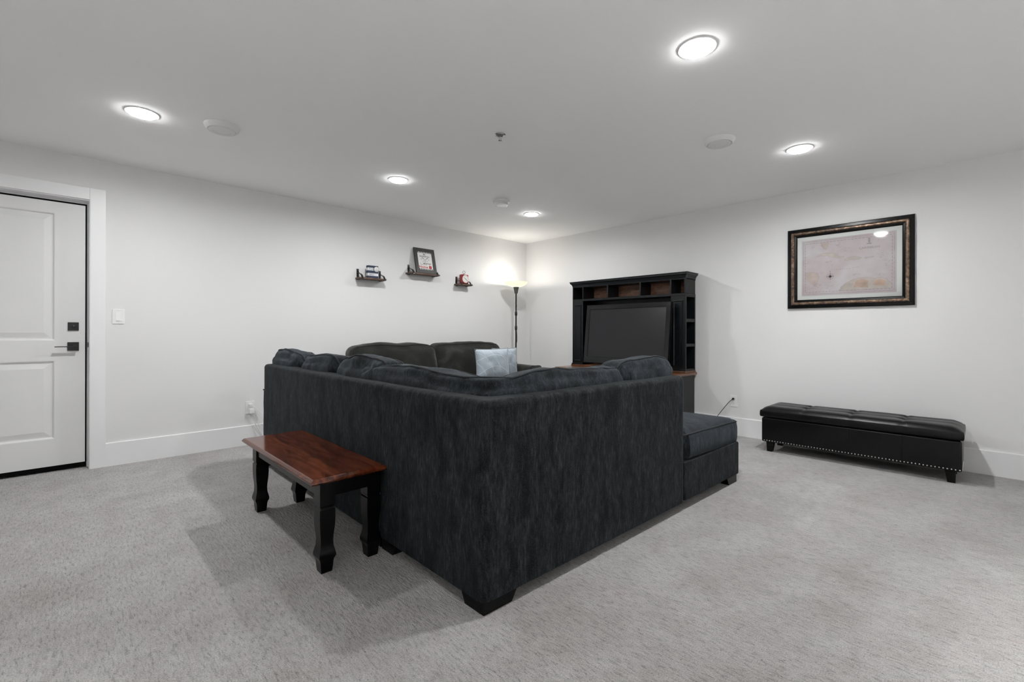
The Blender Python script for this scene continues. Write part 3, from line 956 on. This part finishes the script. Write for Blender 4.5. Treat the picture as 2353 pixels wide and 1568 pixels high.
# red clock
th = thing('red_clock', 'small red square clock with ring handle on shelf', 'clock', (3.702, 4.708, 1.690))
MB().box(-.062, -.024, .004, .062, .026, .122, .012, 3).build('case', 'red_enamel', th)
MB().lathe([(.045, 0), (.052, .001), (.053, .004), (.048, .006), (.045, .004)], seg=36, mat=Matrix.Translation((.006, -.024, .064)) @ TX_L).build('bezel', 'dial_rim', th)
dl = MB().lathe([(0, 0), (.0465, 0), (.0465, .002), (0, .002)], seg=36, mat=Matrix.Translation((.006, -.024, .064)) @ TX_L).build('dial', 'dial_white', th)
m = MB()
m.tube([(-.022, -.028, .086), (.006, -.028, .064), (.036, -.028, .038)], .0017, seg=6).lathe([(0, 0), (.004, 0), (.004, .003), (0, .003)], seg=12, mat=Matrix.Translation((.006, -.026, .064)) @ TX_L)
m.build('hands', 'print_black', dl)
m = MB()
for k in range(12):
    a = k * math.pi / 6
    m.box(.006 + .039 * math.sin(a) - .0014, -.0268, .064 + .039 * math.cos(a) - .0014, .006 + .039 * math.sin(a) + .0014, -.026, .064 + .039 * math.cos(a) + .0014)
m.build('hour_marks', 'print_grey', dl, smooth=False)
m = MB().tube([(.0195 * math.cos(a * math.pi / 12), 0, .152 + .0195 * math.sin(a * math.pi / 12)) for a in range(24)], .0022, seg=7, closed=True)
m.lathe([(0, .118), (.006, .118), (.005, .132), (0, .133)], seg=12)
m.build('ring_handle', 'black_metal', th)
for xx in (-.026, .026):
    MB().lathe([(0, .120), (.0045, .120), (.0045, .128), (0, .1285)], seg=12, mat=Matrix.Translation((xx, 0, 0))).build('knob', 'red_enamel', th)
for xx in (-.045, .045):
    MB().lathe([(0, 0), (.006, 0), (.007, .006), (0, .006)], seg=12, mat=Matrix.Translation((xx, 0, 0))).build('foot', 'red_enamel', th)

# ------------------------------------------------------------------ floor lamp in the corner
th = thing('floor_lamp', 'lit torchiere floor lamp with white glass bowl in the corner', 'floor lamp', (4.457, 4.500, 0))
MB().lathe([(0, 0), (.125, 0), (.128, .008), (.120, .018), (.05, .028), (.014, .034), (0, .034)], seg=40).build('base', 'black_metal', th)
MB().tube([(0, 0, .03), (0, 0, 1.605)], .0105, seg=14).build('pole', 'black_metal', th)
for zz in (.62, 1.12, 1.32):
    MB().lathe([(.0105, zz - .035), (.0165, zz - .022), (.0175, zz), (.0165, zz + .022), (.0105, zz + .035)], seg=18).build('pole_joint', 'black_metal', th)
MB().tube([(.0135, 0, 1.50), (.019, 0, 1.49), (.019, 0, 1.45), (.0135, 0, 1.44)], .004, seg=7).build('switch', 'vent_plastic', th)
MB().tube(curve_pts([(.013, 0, 1.44), (.012, .008, 1.2), (.013, -.006, .95), (-.012, .006, .80), (.013, .004, .4), (.02, .02, .04)]), .003, seg=6).build('cord', 'black_plastic', th)
MB().lathe([(.0, 1.598), (.021, 1.598), (.040, 1.688), (.036, 1.690), (0, 1.684)], seg=28).build('shade_cup', 'lamp_cup', th)
MB().lathe([(.030, 1.686), (.075, 1.694), (.118, 1.710), (.148, 1.733), (.163, 1.758), (.1605, 1.7585), (.145, 1.736), (.116, 1.714), (.074, 1.698), (.030, 1.690)], seg=48).build('glass_bowl', 'frosted_bowl', th, angle=80)
MB().lathe([(0, 1.692), (.012, 1.692), (.013, 1.706), (.020, 1.716), (.024, 1.728), (.020, 1.741), (0, 1.748)], seg=10).build('bulb', 'lamp_bulb', th)
ld = bpy.data.lights.new('bulb_light', 'POINT')
ld.energy = LAMP_BULB; ld.color = (1.0, 0.94, 0.84); ld.shadow_soft_size = .03
lo = bpy.data.objects.new('bulb_light', ld); COL.objects.link(lo); lo.parent = th; lo.location = (0, 0, 1.768)

# ------------------------------------------------------------------ charcoal loveseat along the left wall
LS = (3.07, 4.28, 0)
th = thing('loveseat', 'charcoal loveseat with two loose back cushions against the wall', 'sofa', LS)
part(MB().box(2.07, 3.88, .06, 4.12, 4.70, .27, .02), 'seat_base', 'charcoal_suede', th)
part(MB().box(2.07, 4.56, .06, 4.12, 4.755, .78, .035, 3), 'back_frame', 'charcoal_suede', th)
for x0, x1 in ((4.085, 4.345),):
    m = MB()
    hf = ((x1 - x0) / 2, .44, .285); c0 = Vector(((x0 + x1) / 2, 4.28, .345))
    soft(m, hf, .07, (.01, .01, .015), (8, 14, 8), (.004, 5, x0), lambda p: p + c0)
    a = part(m, 'arm', 'charcoal_suede', th)
    subpart(soft_loop(MB(), hf, .07, (.01, .01, .015), (.004, 5, x0), lambda p: p + c0, 1, -.86, .005), 'piping', 'charcoal_piping', a)
for i, x0 in enumerate((2.06, 3.075)):
    m = MB(); hf = (.50, .36, .095); c0 = Vector((x0 + .505, 4.19, .365))
    soft(m, hf, .05, (.01, .015, .025), (12, 8, 4), (.006, 5, i + 30), lambda p: p + c0)
    part(m, 'seat_cushion', 'charcoal_suede', th)
for i, (x0, x1) in enumerate(((2.045, 3.075), (3.06, 4.075))):
    m = MB(); hf = ((x1 - x0) / 2, .125, .245); c0 = Vector(((x0 + x1) / 2, 4.475, .665))
    nz = (.018, 3.6, i + 11)
    f = lambda p: Vector((p.x, p.y + .22 * p.z, p.z)) + c0
    soft(m, hf, .085, (.012, .05, .030), (22, 8, 12), nz, f)
    c_ = part(m, 'back_cushion', 'charcoal_suede', th)
    subpart(soft_loop(MB(), hf, .085, (.012, .05, .030), nz, f, 1, -.72, .006), 'piping', 'charcoal_piping', c_)
for xx in (2.13, 4.27):
    for yy in (3.92, 4.66):
        part(MB().prism([(xx - .03, yy - .03), (xx + .03, yy - .03), (xx + .03, yy + .03), (xx - .03, yy + .03)], 0, .065), 'leg', 'black_paint', th)

# pillows on the loveseat
def pillow(label, loc, rot, hw, hh, seed, thk=.07, name='throw_pillow'):
    th = thing(name, label, 'pillow', loc, rot=rot, group='pale blue throw pillows')
    n = 18
    m = MB(); b = bmesh.new()
    def prof(u, v):
        e = (1 - abs(u) ** 3.0) * (1 - abs(v) ** 3.0)
        return max(e, 0) ** .55
    def pt(i, j, s):
        u, v = 2 * i / n - 1, 2 * j / n - 1
        x = hw * u * (1 - .05 * (1 - v * v)); z = hh * v * (1 - .05 * (1 - u * u))
        nzv = noise.noise(Vector((u * 2.2, v * 2.2, seed + s)))
        y = s * (thk * prof(u, v) + (.012 * nzv) * prof(u, v))
        return Vector((x, y, z + hh))
    G = {}
    for s in (-1, 1):
        for i in range(n + 1):
            for j in range(n + 1):
                edge = i in (0, n) or j in (0, n)
                key = (i, j, 0 if edge else s)
                if key not in G:
                    G[key] = b.verts.new(pt(i, j, s))
        for i in range(n):
            for j in range(n):
                q = []
                for a, c in ((i, j), (i + 1, j), (i + 1, j + 1), (i, j + 1)):
                    q.append(G[(a, c, 0 if (a in (0, n) or c in (0, n)) else s)])
                b.faces.new(q)
    bmesh.ops.recalc_face_normals(b, faces=b.faces[:])
    m._merge(b)
    m.build('cover', 'pillow_fabric', th, angle=120)
    lin = [2 * k / 12 - 1 for k in range(12)]
    seq = [(t_, -1) for t_ in lin] + [(1, t_) for t_ in lin] + [(-t_, 1) for t_ in lin] + [(-1, -t_) for t_ in lin]
    P = [(hw * u * (1 - .05 * (1 - v * v)), 0, hh * v * (1 - .05 * (1 - u * u)) + hh) for u, v in seq]
    MB().tube(P, .004, seg=6, closed=True).build('piping', 'pillow_piping', th)
pillow('pale blue stitched throw pillow in front on the loveseat', (3.552, 3.955, .498), (math.radians(-5), 0, math.radians(2)), .268, .186, 2.0)
pillow('grey-blue throw pillow tucked behind the front pillow, next to the arm', (3.862, 4.085, .504), (math.radians(-3), 0, math.radians(-3)), .202, .181, 5.0, .045)

# ------------------------------------------------------------------ the big sectional
SX, SY = 1.105, 1.285          # outer back corner
th = thing('sectional_sofa', 'large dark slate L-shaped sectional with chaise, seen from behind', 'sofa', (SX, SY, 0))
SK = math.radians(-2.0)        # the chaise wing stands slightly askew
ex = Vector((math.cos(SK), math.sin(SK), 0)); ey = Vector((-math.sin(SK), math.cos(SK), 0))
def CH(a, b, z=0.0):           # chaise wing coordinates: a along its outer side, b inwards
    return Vector((SX, SY, z)) + ex * a + ey * b
def xy(v):
    return (v.x, v.y)
PT, ZB, ZT = .115, .052, .808  # panel thickness, underside, top
SEAM = 2.062
# back of the loveseat part and of the corner part
part(MB().panel([(SX, SEAM + .002), (SX + PT, SEAM + .002), (SX + PT, 3.965), (SX, 3.965)], ZB, ZT, .028, .032, keep=lambda m_: m_.y < SEAM + .003), 'back_panel', 'slate_chenille', th, angle=60)
m = MB()
m.panel([(SX, SEAM - .002), (SX, SY), xy(CH(1.545, 0)), xy(CH(1.545, PT)), (SX + PT, CH(PT, PT).y), (SX + PT, SEAM - .002)], ZB, ZT, .028, .034, keep=lambda m_: m_.y > SEAM - .003)
part(m, 'corner_panel', 'slate_chenille', th, angle=60)
# seat bases
part(MB().box(SX + .06, SEAM, .06, SX + .93, 3.90, .28, .015), 'seat_base', 'slate_chenille', th)
m = MB()
m.prism([xy(CH(.06, .06)), xy(CH(1.546, .06)), xy(CH(1.546, .0)), xy(CH(2.345, .0)), xy(CH(2.345, .80)), xy(CH(.06, .80))], ZB, .285, bev=.012, seg=2)
part(m, 'chaise_base', 'slate_chenille', th)
# arm at the far end, lower than the back and with a soft top
m = MB(); hf = (.455, .112, .285); c0 = Vector((SX + .48, 3.962, .345))
soft(m, hf, .045, (.004, .008, .012), (14, 6, 10), (.003, 5, 3), lambda p: p + c0)
a = part(m, 'arm', 'slate_chenille', th)
subpart(soft_loop(MB(), hf, .045, (.004, .008, .012), (.003, 5, 3), lambda p: p + c0, 2, .88, .006), 'piping', 'slate_piping', a)
# seat cushions
for i in range(2):
    m = MB(); hf = (.345, .445, .098); c0 = Vector((SX + .60, SEAM + .455 + i * .90, .375))
    soft(m, hf, .05, (.015, .006, .03), (10, 12, 5), (.007, 5, 40 + i), lambda p: p + c0)
    c_ = part(m, 'seat_cushion', 'slate_cushion', th)
    subpart(soft_loop(MB(), hf, .05, (.015, .006, .03), (.007, 5, 40 + i), lambda p: p + c0, 2, .72, .006), 'piping', 'slate_piping', c_)
# chaise cushion
m = MB(); hf = (1.085, .385, .090)
def cmap(p):
    a_, b_ = 1.280 + p.x, .395 + p.y
    if a_ < 1.575:
        b_ = PT + .004 + (b_ - .0) * (.785 - PT) / .785
    v = CH(a_, b_, 0)
    droop = .018 * max(0.0, (p.x - .2) / .9) ** 1.5
    return Vector((v.x, v.y, .368 + p.z - droop))
nz = (.006, 4, 50)
soft(m, hf, .045, (.012, .010, .060), (44, 12, 6), nz, cmap)
c_ = part(m, 'chaise_cushion', 'slate_cushion', th)
subpart(soft_loop(MB(), hf, .045, (.012, .010, .060), nz, cmap, 2, .93, .0055, m=30), 'piping', 'slate_piping', c_)
# loose back cushions along the long back
def back_cushion(mapf, hf, nz, bulge, n):
    m = MB()
    soft(m, hf, .075, bulge, n, nz, mapf)
    c_ = part(m, 'back_cushion', 'slate_cushion', th, angle=80)
    pm = soft_loop(MB(), hf, .075, bulge, nz, mapf, 1, -.40, .0048, m=24)
    pm = soft_loop(pm, hf, .075, bulge, nz, mapf, 1, .62, .0048, m=24)
    subpart(pm, 'piping', 'slate_piping', c_)
CZ = .668
for i, (y0, y1, dz, lean) in enumerate(((3.455, 4.055, .010, .30), (2.830, 3.455, .004, .30), (2.205, 2.835, .012, .30))):
    hf = ((y1 - y0) / 2 - .002, .110, .205); yc = (y0 + y1) / 2
    def f(p, yc=yc, dz=dz, lean=lean):
        return Vector((SX + PT + .125 + p.y - lean * p.z, yc - p.x, CZ + dz + p.z))
    back_cushion(f, hf, (.018, 5.2, 60 + i * 3), (.012, .045, .040), (26, 10, 14))
# L-shaped corner cushion: its length runs round the corner
LA, LB = .860, .980            # run before / after the corner
RC = .10
def cornermap(p):
    s = p.x + (LA - LB) * .0
    tot = LA + LB
    s = (p.x / (tot / 2)) * (tot / 2) + LB - tot / 2 + (LA - LB)      # s<0: along the long back, s>0: along the chaise side
    c1 = Vector((SX + PT + .112, 0)); off = p.y - .30 * p.z
    zc = CZ - .004 + p.z
    A = Vector((SX + PT + .112, CH(PT + .112, PT + .112).y))
    if s < -RC:
        pos = A + Vector((0, -s)); nin = Vector((1, 0))
    elif s > RC:
        pos = A + Vector((ex.x, ex.y)) * s; nin = Vector((ey.x, ey.y))
    else:
        k = (s + RC) / (2 * RC)
        P0 = A + Vector((0, RC)); P2 = A + Vector((ex.x, ex.y)) * RC
        pos = P0 * (1 - k) ** 2 + A * 2 * k * (1 - k) + P2 * k ** 2
        nin = (Vector((1, 0)) * (1 - k) + Vector((ey.x, ey.y)) * k).normalized()
    q = pos + nin * off
    dip = .020 * math.exp(-(s / .16) ** 2) * max(0.0, p.z / .2)
    return Vector((q.x, q.y, zc - dip + .004 * math.sin(s * 9.0)))
back_cushion(cornermap, ((LA + LB) / 2, .105, .205), (.017, 5.0, 81), (.012, .036, .026), (70, 10, 14))
hf = (.290, .110, .205)
def f(p):
    v = CH(1.285 - p.x, PT + .118 + p.y - .30 * p.z, 0)
    return Vector((v.x, v.y, CZ + .006 + p.z))
back_cushion(f, hf, (.018, 5.0, 92), (.012, .045, .040), (26, 10, 14))
# block feet: tapered wedges at the corners, plain blocks along the back
def wedge(c, u, v, lu, lv):
    """L-shaped corner foot: outer corner c, running lu along u and lv along v, shrinking downwards"""
    m = MB(); b = bmesh.new()
    thk = .055
    def ring(z, s):
        P = [c, c + u * lu * s, c + u * lu * s + v * thk, c + u * thk + v * thk, c + u * thk + v * lv * s, c + v * lv * s]
        return [b.verts.new((p.x, p.y, z)) for p in P]
    R0, R1 = ring(ZB + .004, 1.0), ring(0, .80)
    b.faces.new(R0); b.faces.new(R1)
    for i in range(6):
        b.faces.new((R0[i], R0[(i + 1) % 6], R1[(i + 1) % 6], R1[i]))
    bmesh.ops.recalc_face_normals(b, faces=b.faces[:])
    m._merge(b)
    part(m, 'foot', 'black_paint', th, smooth=False)
vx, vy = Vector((1, 0, 0)), Vector((0, 1, 0))
wedge(Vector((SX + .012, SY + .012, 0)), ex, vy, .178, .142)
wedge(CH(2.325, .01), -ex, ey, .16, .15)
wedge(CH(2.325, .79), -ex, -ey, .16, .15)
wedge(Vector((SX + .003, SEAM - .006, 0)), vx, -vy, .14, .13)
wedge(Vector((SX + .003, SEAM + .006, 0)), vx, vy, .14, .13)
wedge(Vector((SX + .02, 4.05, 0)), vx, -vy, .14, .14)
wedge(Vector((SX + .91, 4.05, 0)), -vx, -vy, .14, .14)

# ------------------------------------------------------------------ wooden bench behind the sectional
th = thing('wooden_bench', 'low bench with cherry wood top and carved black legs', 'bench', (.915, 2.520, 0))
BX0, BX1, BY0, BY1 = .738, 1.094, 1.978, 3.065
m = MB()
o_ = .016
rect_loft(m, [(BX0 + .026, BY0 + .026, BX1 - .026, BY1 - .026, .398), (BX0 + .006, BY0 + .006, BX1 - .006, BY1 - .006, .406), (BX0, BY0, BX1, BY1, .413),
              (BX0 + .001, BY0 + .001, BX1 - .001, BY1 - .001, .419), (BX0 + .010, BY0 + .010, BX1 - .010, BY1 - .010, .4285), (BX0 + .014, BY0 + .014, BX1 - .014, BY1 - .014, .4300)], 'Z', cap=2)
part(m, 'bench_top', 'cherry_wood', th, smooth=False)
LX, LY = (.786 + .034, 1.074 - .034), (2.006 + .034, 3.020 - .034)
prof = [(.400, .034), (.298, .034), (.293, .030), (.287, .030), (.282, .034), (.24, .0345), (.205, .033), (.165, .029), (.140, .0275), (.115, .029), (.095, .034), (.080, .037), (.070, .0365), (.058, .031), (.048, .0285), (.020, .0265), (0, .024)]
for lx in LX:
    for ly in LY:
        m = MB()
        rect_loft(m, [(lx - r, ly - r, lx + r, ly + r, z) for z, r in prof], 'Z', cap=2)
        part(m, 'leg', 'black_paint', th, angle=20)
for lx, s in zip(LX, (-1, 1)):
    xx = lx + s * .016
    part(MB().box(xx - .010, LY[0] + .03, .335, xx + .010, LY[1] - .03, .400), 'apron', 'black_paint', th, smooth=False)
for ly, s in zip(LY, (-1, 1)):
    yy = ly + s * .016
    part(MB().box(LX[0] + .03, yy - .010, .335, LX[1] - .03, yy + .010, .400), 'apron', 'black_paint', th, smooth=False)

# ------------------------------------------------------------------ television console and hutch
CX0, CX1, CYA, CYB = 4.405, 4.938, 2.190, 3.694
th = thing('television_console', 'black media console with brown wood top under the television', 'cabinet', (4.67, 2.942, 0))
part(MB().box(CX0 - .035, CYA - .028, .600, 4.944, CYB + .028, .630, .009, 3), 'console_top', 'deck_wood', th)
part(MB().box(CX0, CYA, .07, CX1, CYB, .600, .003, 1), 'body', 'cabinet_black', th)
part(MB().box(CX0 + .02, CYA + .012, 0, CX1, CYB - .012, .07), 'plinth', 'cabinet_black', th, smooth=False)
nd = 4
for i in range(nd):
    y0 = CYA + .02 + i * (CYB - CYA - .04) / nd + .006; y1 = CYA + .02 + (i + 1) * (CYB - CYA - .04) / nd - .006
    d = part(MB().box(CX0 - .018, y0, .10, CX0 + .001, y1, .575, .003, 1), 'door', 'cabinet_black', th)
    m = MB()
    rect_loft(m, [(y0 + .05, .15, y1 - .05, .525, CX0 - .0182), (y0 + .056, .156, y1 - .056, .519, CX0 - .024), (y0 + .066, .166, y1 - .066, .509, CX0 - .022)], 'X')
    subpart(m, 'door_panel', 'cabinet_black', d, smooth=False)
    ky = y1 - .022 if i % 2 == 0 else y0 + .022
    subpart(MB().lathe([(0, 0), (.006, 0), (.006, .012), (.013, .018), (.013, .024), (0, .028)], seg=16, mat=Matrix.Translation((CX0 - .018, ky, .36)) @ Matrix.Rotation(math.radians(-90), 4, 'Y')), 'knob', 'black_metal', d)

HX0, HX1, HY0, HY1 = 4.700, 4.940, 2.182, 3.700
HZ0, HZR0, HZR1, HZT = .630, 1.458, 1.486, 1.655       # foot, rail under cubbies, top
th = thing('media_hutch', 'black hutch with open cubbies and side towers around the television', 'cabinet', (4.82, 2.94, HZ0))
part(MB().box(HX0 - .022, HY0 - .006, HZ0, HX1, HY1 + .006, HZ0 + .020, .004, 2), 'foot_board', 'deck_wood', th)
m = MB()
rect_loft(m, [(HX0 + .001, HY0 + .001, HX1, HY1 - .001, HZT - .012), (HX0 - .002, HY0 - .002, HX1, HY1 + .002, HZT), (HX0 - .006, HY0 - .006, HX1, HY1 + .006, HZT + .014),
              (HX0 - .016, HY0 - .016, HX1 + .003, HY1 + .016, HZT + .028), (HX0 - .024, HY0 - .024, HX1 + .003, HY1 + .024, HZT + .033), (HX0 - .024, HY0 - .024, HX1 + .003, HY1 + .024, HZT + .045),
              (HX0 - .030, HY0 - .030, HX1 + .003, HY1 + .030, HZT + .049), (HX0 - .030, HY0 - .030, HX1 + .003, HY1 + .030, HZT + .056)], 'Z', cap=2)
part(m, 'crown', 'cabinet_black', th, angle=25)
part(MB().box(HX0, HY0, HZR0, HX1, HY1, HZR1, .002, 1), 'rail_shelf', 'cabinet_black', th)
part(MB().box(HX0 + .004, HY0, HZT - .018, HX1, HY1, HZT), 'top_board', 'cabinet_black', th, smooth=False)
for yy in (HY0 + .0085, 2.352, 2.722, 3.163, 3.535, HY1 - .0085):
    part(MB().box(HX0, yy - .0085, HZR1, HX1 - .008, yy + .0085, HZT - .01, .001, 1), 'divider', 'cabinet_black', th)
part(MB().box(HX1 - .010, HY0 + .01, HZR1, HX1 - .002, HY1 - .01, HZT), 'cubby_back', 'cubby_wood', th, smooth=False)
part(MB().box(HX1 - .010, 2.35, HZ0 + .02, HX1 - .002, 3.53, HZR0), 'back_board', 'cabinet_black', th, smooth=False)
for (a, b, outer) in ((HY0, 2.350, -1), (3.532, HY1, 1)):
    inner = b if outer < 0 else a
    oy = a if outer < 0 else b
    m = MB()
    m.box(HX0 + .022, min(inner, inner + outer * .016), HZ0 + .02, HX1 - .002, max(inner, inner + outer * .016), HZR0)
    m.box(HX1 - .022, min(inner, oy), HZ0 + .02, HX1 - .002, max(inner, oy), HZR0)
    part(m, 'tower_frame', 'cabinet_black', th, smooth=False)
    d = part(MB().box(HX0, a, HZ0 + .02, HX0 + .022, b, HZR0, .002, 1), 'tower_door', 'cabinet_black', th)
    m = MB()
    rect_loft(m, [(a + .028, HZ0 + .062, b - .028, HZR0 - .045, HX0 - .0002), (a + .030, HZ0 + .064, b - .030, HZR0 - .047, HX0 - .007), (a + .036, HZ0 + .070, b - .036, HZR0 - .053, HX0 - .008),
                  (a + .044, HZ0 + .078, b - .044, HZR0 - .061, HX0 - .001), (a + .050, HZ0 + .084, b - .050, HZR0 - .067, HX0 - .001)], 'X')
    subpart(m, 'door_moulding', 'cabinet_black', d, smooth=False)
    for z0, z1 in ((HZ0 + .020, HZ0 + .040), (.910, .942), (1.178, 1.212), (HZR0 - .010, HZR0)):
        part(MB().box(HX0 + .022, min(inner, oy), z0, HX1 - .004, max(inner, oy), z1, .001, 1), 'side_shelf', 'cabinet_black', th)
    part(MB().box(HX0 - .010, a - .004, HZ0 + .020, HX0 + .004, b + .004, HZ0 + .036, .003, 2), 'base_moulding', 'cabinet_black', th)

# ------------------------------------------------------------------ television
TVT = math.radians(6.2)
th = thing('television', 'large black flat television on a low grey stand, switched off', 'television', (4.520, 2.845, HZ0))
tilt = Matrix.Translation((0, 0, .065)) @ Matrix.Rotation(TVT, 4, 'Y')      # top leans away from the room
tw, thh = .548, .705
def tvp(mb, name, mat, parent=th, tiltit=True, **kw):
    if tiltit:
        mb.bm.transform(tilt)
    return mb.build(name, mat, parent, **kw)
m = MB()
rect_loft(m, [(-tw, 0, tw, thh, .035), (-tw, 0, tw, thh, .004), (-tw + .004, .004, tw - .004, thh - .004, 0), (-tw + .048, .072, tw - .050, thh - .054, .001), (-tw + .051, .075, tw - .053, thh - .057, .008)], 'X', cap=False)
tvp(m, 'bezel', 'black_plastic', smooth=False)
tvp(MB().box(.0075, -tw + .050, .074, .012, tw - .052, thh - .056), 'screen', 'tv_screen', smooth=False)
m = MB()
rect_loft(m, [(-tw, 0, tw, thh, .034), (-tw, 0, tw, thh, .05), (-tw + .10, .06, tw - .10, thh - .10, .095)], 'X')
tvp(m, 'back_shell', 'black_plastic', smooth=False)
tvp(MB().box(-.0012, -.012, .020, 0, .012, .040), 'badge', 'chrome', smooth=False)
tvp(MB().lathe([(0, 0), (.004, 0), (.003, .002), (0, .002)], seg=10, mat=Matrix.Translation((0, .115, .026)) @ Matrix.Rotation(math.radians(-90), 4, 'Y')), 'power_light', 'chrome')
m = MB()
for k, (z0, z1) in enumerate(((.03, .055), (.06, .098), (.105, .12), (.125, .16))):
    m.box(.055, -tw + .018, z0, .058, -tw + .022, z1)
tvp(m, 'port_labels', 'paper_white', smooth=False)
m = MB()
m.prism([(-.06, -.40), (-.06, .40), (.12, .50), (.12, -.50)], 0.001, .014, bev=.004, seg=2)
m.bm.transform(Matrix.Translation((-.01, 0, 0)))
sp = m.build('stand_plate', 'tv_stand_grey', th)
MB().box(.04, -.16, .012, .075, .16, .16, .006).build('stand_neck', 'black_plastic', th)

# ------------------------------------------------------------------ leather storage ottoman under the map
OX0, OX1, OY0, OY1 = 4.470, 4.880, .084, 1.370
th = thing('storage_ottoman', 'long black leather storage ottoman with nailhead trim by the wall', 'ottoman', (4.675, .727, 0))
part(MB().box(OX0, OY0, .088, OX1, OY1, .306, .014, 3), 'body', 'black_leather', th)
seams = [OY0 + (OY1 - OY0) * k / 4 for k in (1, 2, 3)]
m = MB()
for yy in seams:      # stitched seams down the front of the box
    m.tube([(OX0 - .0005, yy, .095), (OX0 - .0005, yy, .300)], .0018, seg=5)
part(m, 'front_seam', 'black_leather', th)
# padded lid with tufting
NXg, NYg = 22, 72
b = bmesh.new(); top = {}
rows = [OX0 + .16, OX0 + .30]
def lidz(x, y):
    u = min(x - OX0 + .006, OX1 + .004 - x); v = min(y - OY0 + .004, OY1 + .004 - y)
    ed = min(1.0, max(0.0, u / .05)) ** .5 * min(1.0, max(0.0, v / .06)) ** .5
    z = .372 + .034 * ed
    for s in seams:
        z -= .007 * math.exp(-((y - s) / .010) ** 2) * ed
    for r in rows:
        z -= .006 * math.exp(-((x - r) / .010) ** 2) * ed
        for s in seams:
            z -= .016 * math.exp(-(((x - r) / .028) ** 2 + ((y - s) / .034) ** 2))
    z += .003 * noise.noise(Vector((x * 9, y * 5, 1.3)))
    return z
for i in range(NXg + 1):
    for j in range(NYg + 1):
        x = OX0 - .006 + (OX1 - OX0 + .010) * i / NXg; y = OY0 - .006 + (OY1 - OY0 + .012) * j / NYg
        top[i, j] = b.verts.new((x, y, lidz(x, y)))
for i in range(NXg):
    for j in range(NYg):
        b.faces.new((top[i, j], top[i + 1, j], top[i + 1, j + 1], top[i, j + 1]))
rim = [(i, 0) for i in range(NXg)] + [(NXg, j) for j in range(NYg)] + [(i, NYg) for i in range(NXg, 0, -1)] + [(0, j) for j in range(NYg, 0, -1)]
prev = [top[k] for k in rim]
cen = Vector(((OX0 + OX1) / 2, (OY0 + OY1) / 2, 0))
for z, g in ((.366, .003), (.350, .005), (.330, .005), (.318, .003), (.312, -.004)):
    cur = []
    for k in rim:
        p = top[k].co
        dx = -g if k[0] == 0 else (g if k[0] == NXg else 0); dy = -g if k[1] == 0 else (g if k[1] == NYg else 0)
        pin = sum(.003 * math.exp(-((p.y - s) / .008) ** 2) for s in seams) if k[0] == 0 else 0
        cur.append(b.verts.new((p.x + dx + pin, p.y + dy, z)))
    n_ = len(cur)
    for q in range(n_):
        b.faces.new((prev[q], prev[(q + 1) % n_], cur[(q + 1) % n_], cur[q]))
    prev = cur
b.faces.new(prev)
bmesh.ops.recalc_face_normals(b, faces=b.faces[:])
m = MB(); m._merge(b)
lid = part(m, 'lid', 'black_leather', th, angle=70)
for r in rows:
    for s in seams:
        subpart(MB().lathe([(0, .006), (.006, .005), (.010, .001), (.010, -.002)], seg=14, mat=Matrix.Translation((r, s, lidz(r, s)))), 'tuft_button', 'black_leather', lid)
m = MB()
def nail(p, mt):
    m.lathe([(0, .0035), (.0035, .0028), (.0052, .0008), (.0054, 0)], seg=8, mat=Matrix.Translation(p) @ mt)
RL = Matrix.Rotation(math.radians(-90), 4, 'Y'); RN = Matrix.Rotation(math.radians(90), 4, 'X')
k = OY0 + .012
while k < OY1 - .006:
    nail((OX0, k, .103), RL); k += .0212
k = OX0 + .02
while k < OX1 - .01:
    nail((k, OY0, .103), RN); k += .0212
nb = part(m, 'nailheads', 'nail_metal', th, label='row of small bright nailheads'); nb['kind'] = 'stuff'
for xx in (OX0 + .055, OX1 - .055):
    for yy, s in ((OY0 + .062, 1), (OY1 - .062, -1)):
        m = MB()
        rect_loft(m, [(xx - .030, yy - .030, xx + .030, yy + .030, .092), (xx - .021, yy - .021 - .006 * s, xx + .021, yy + .021 - .006 * s, 0)], 'Z', cap=2)
        part(m, 'leg', 'black_paint', th, smooth=False)
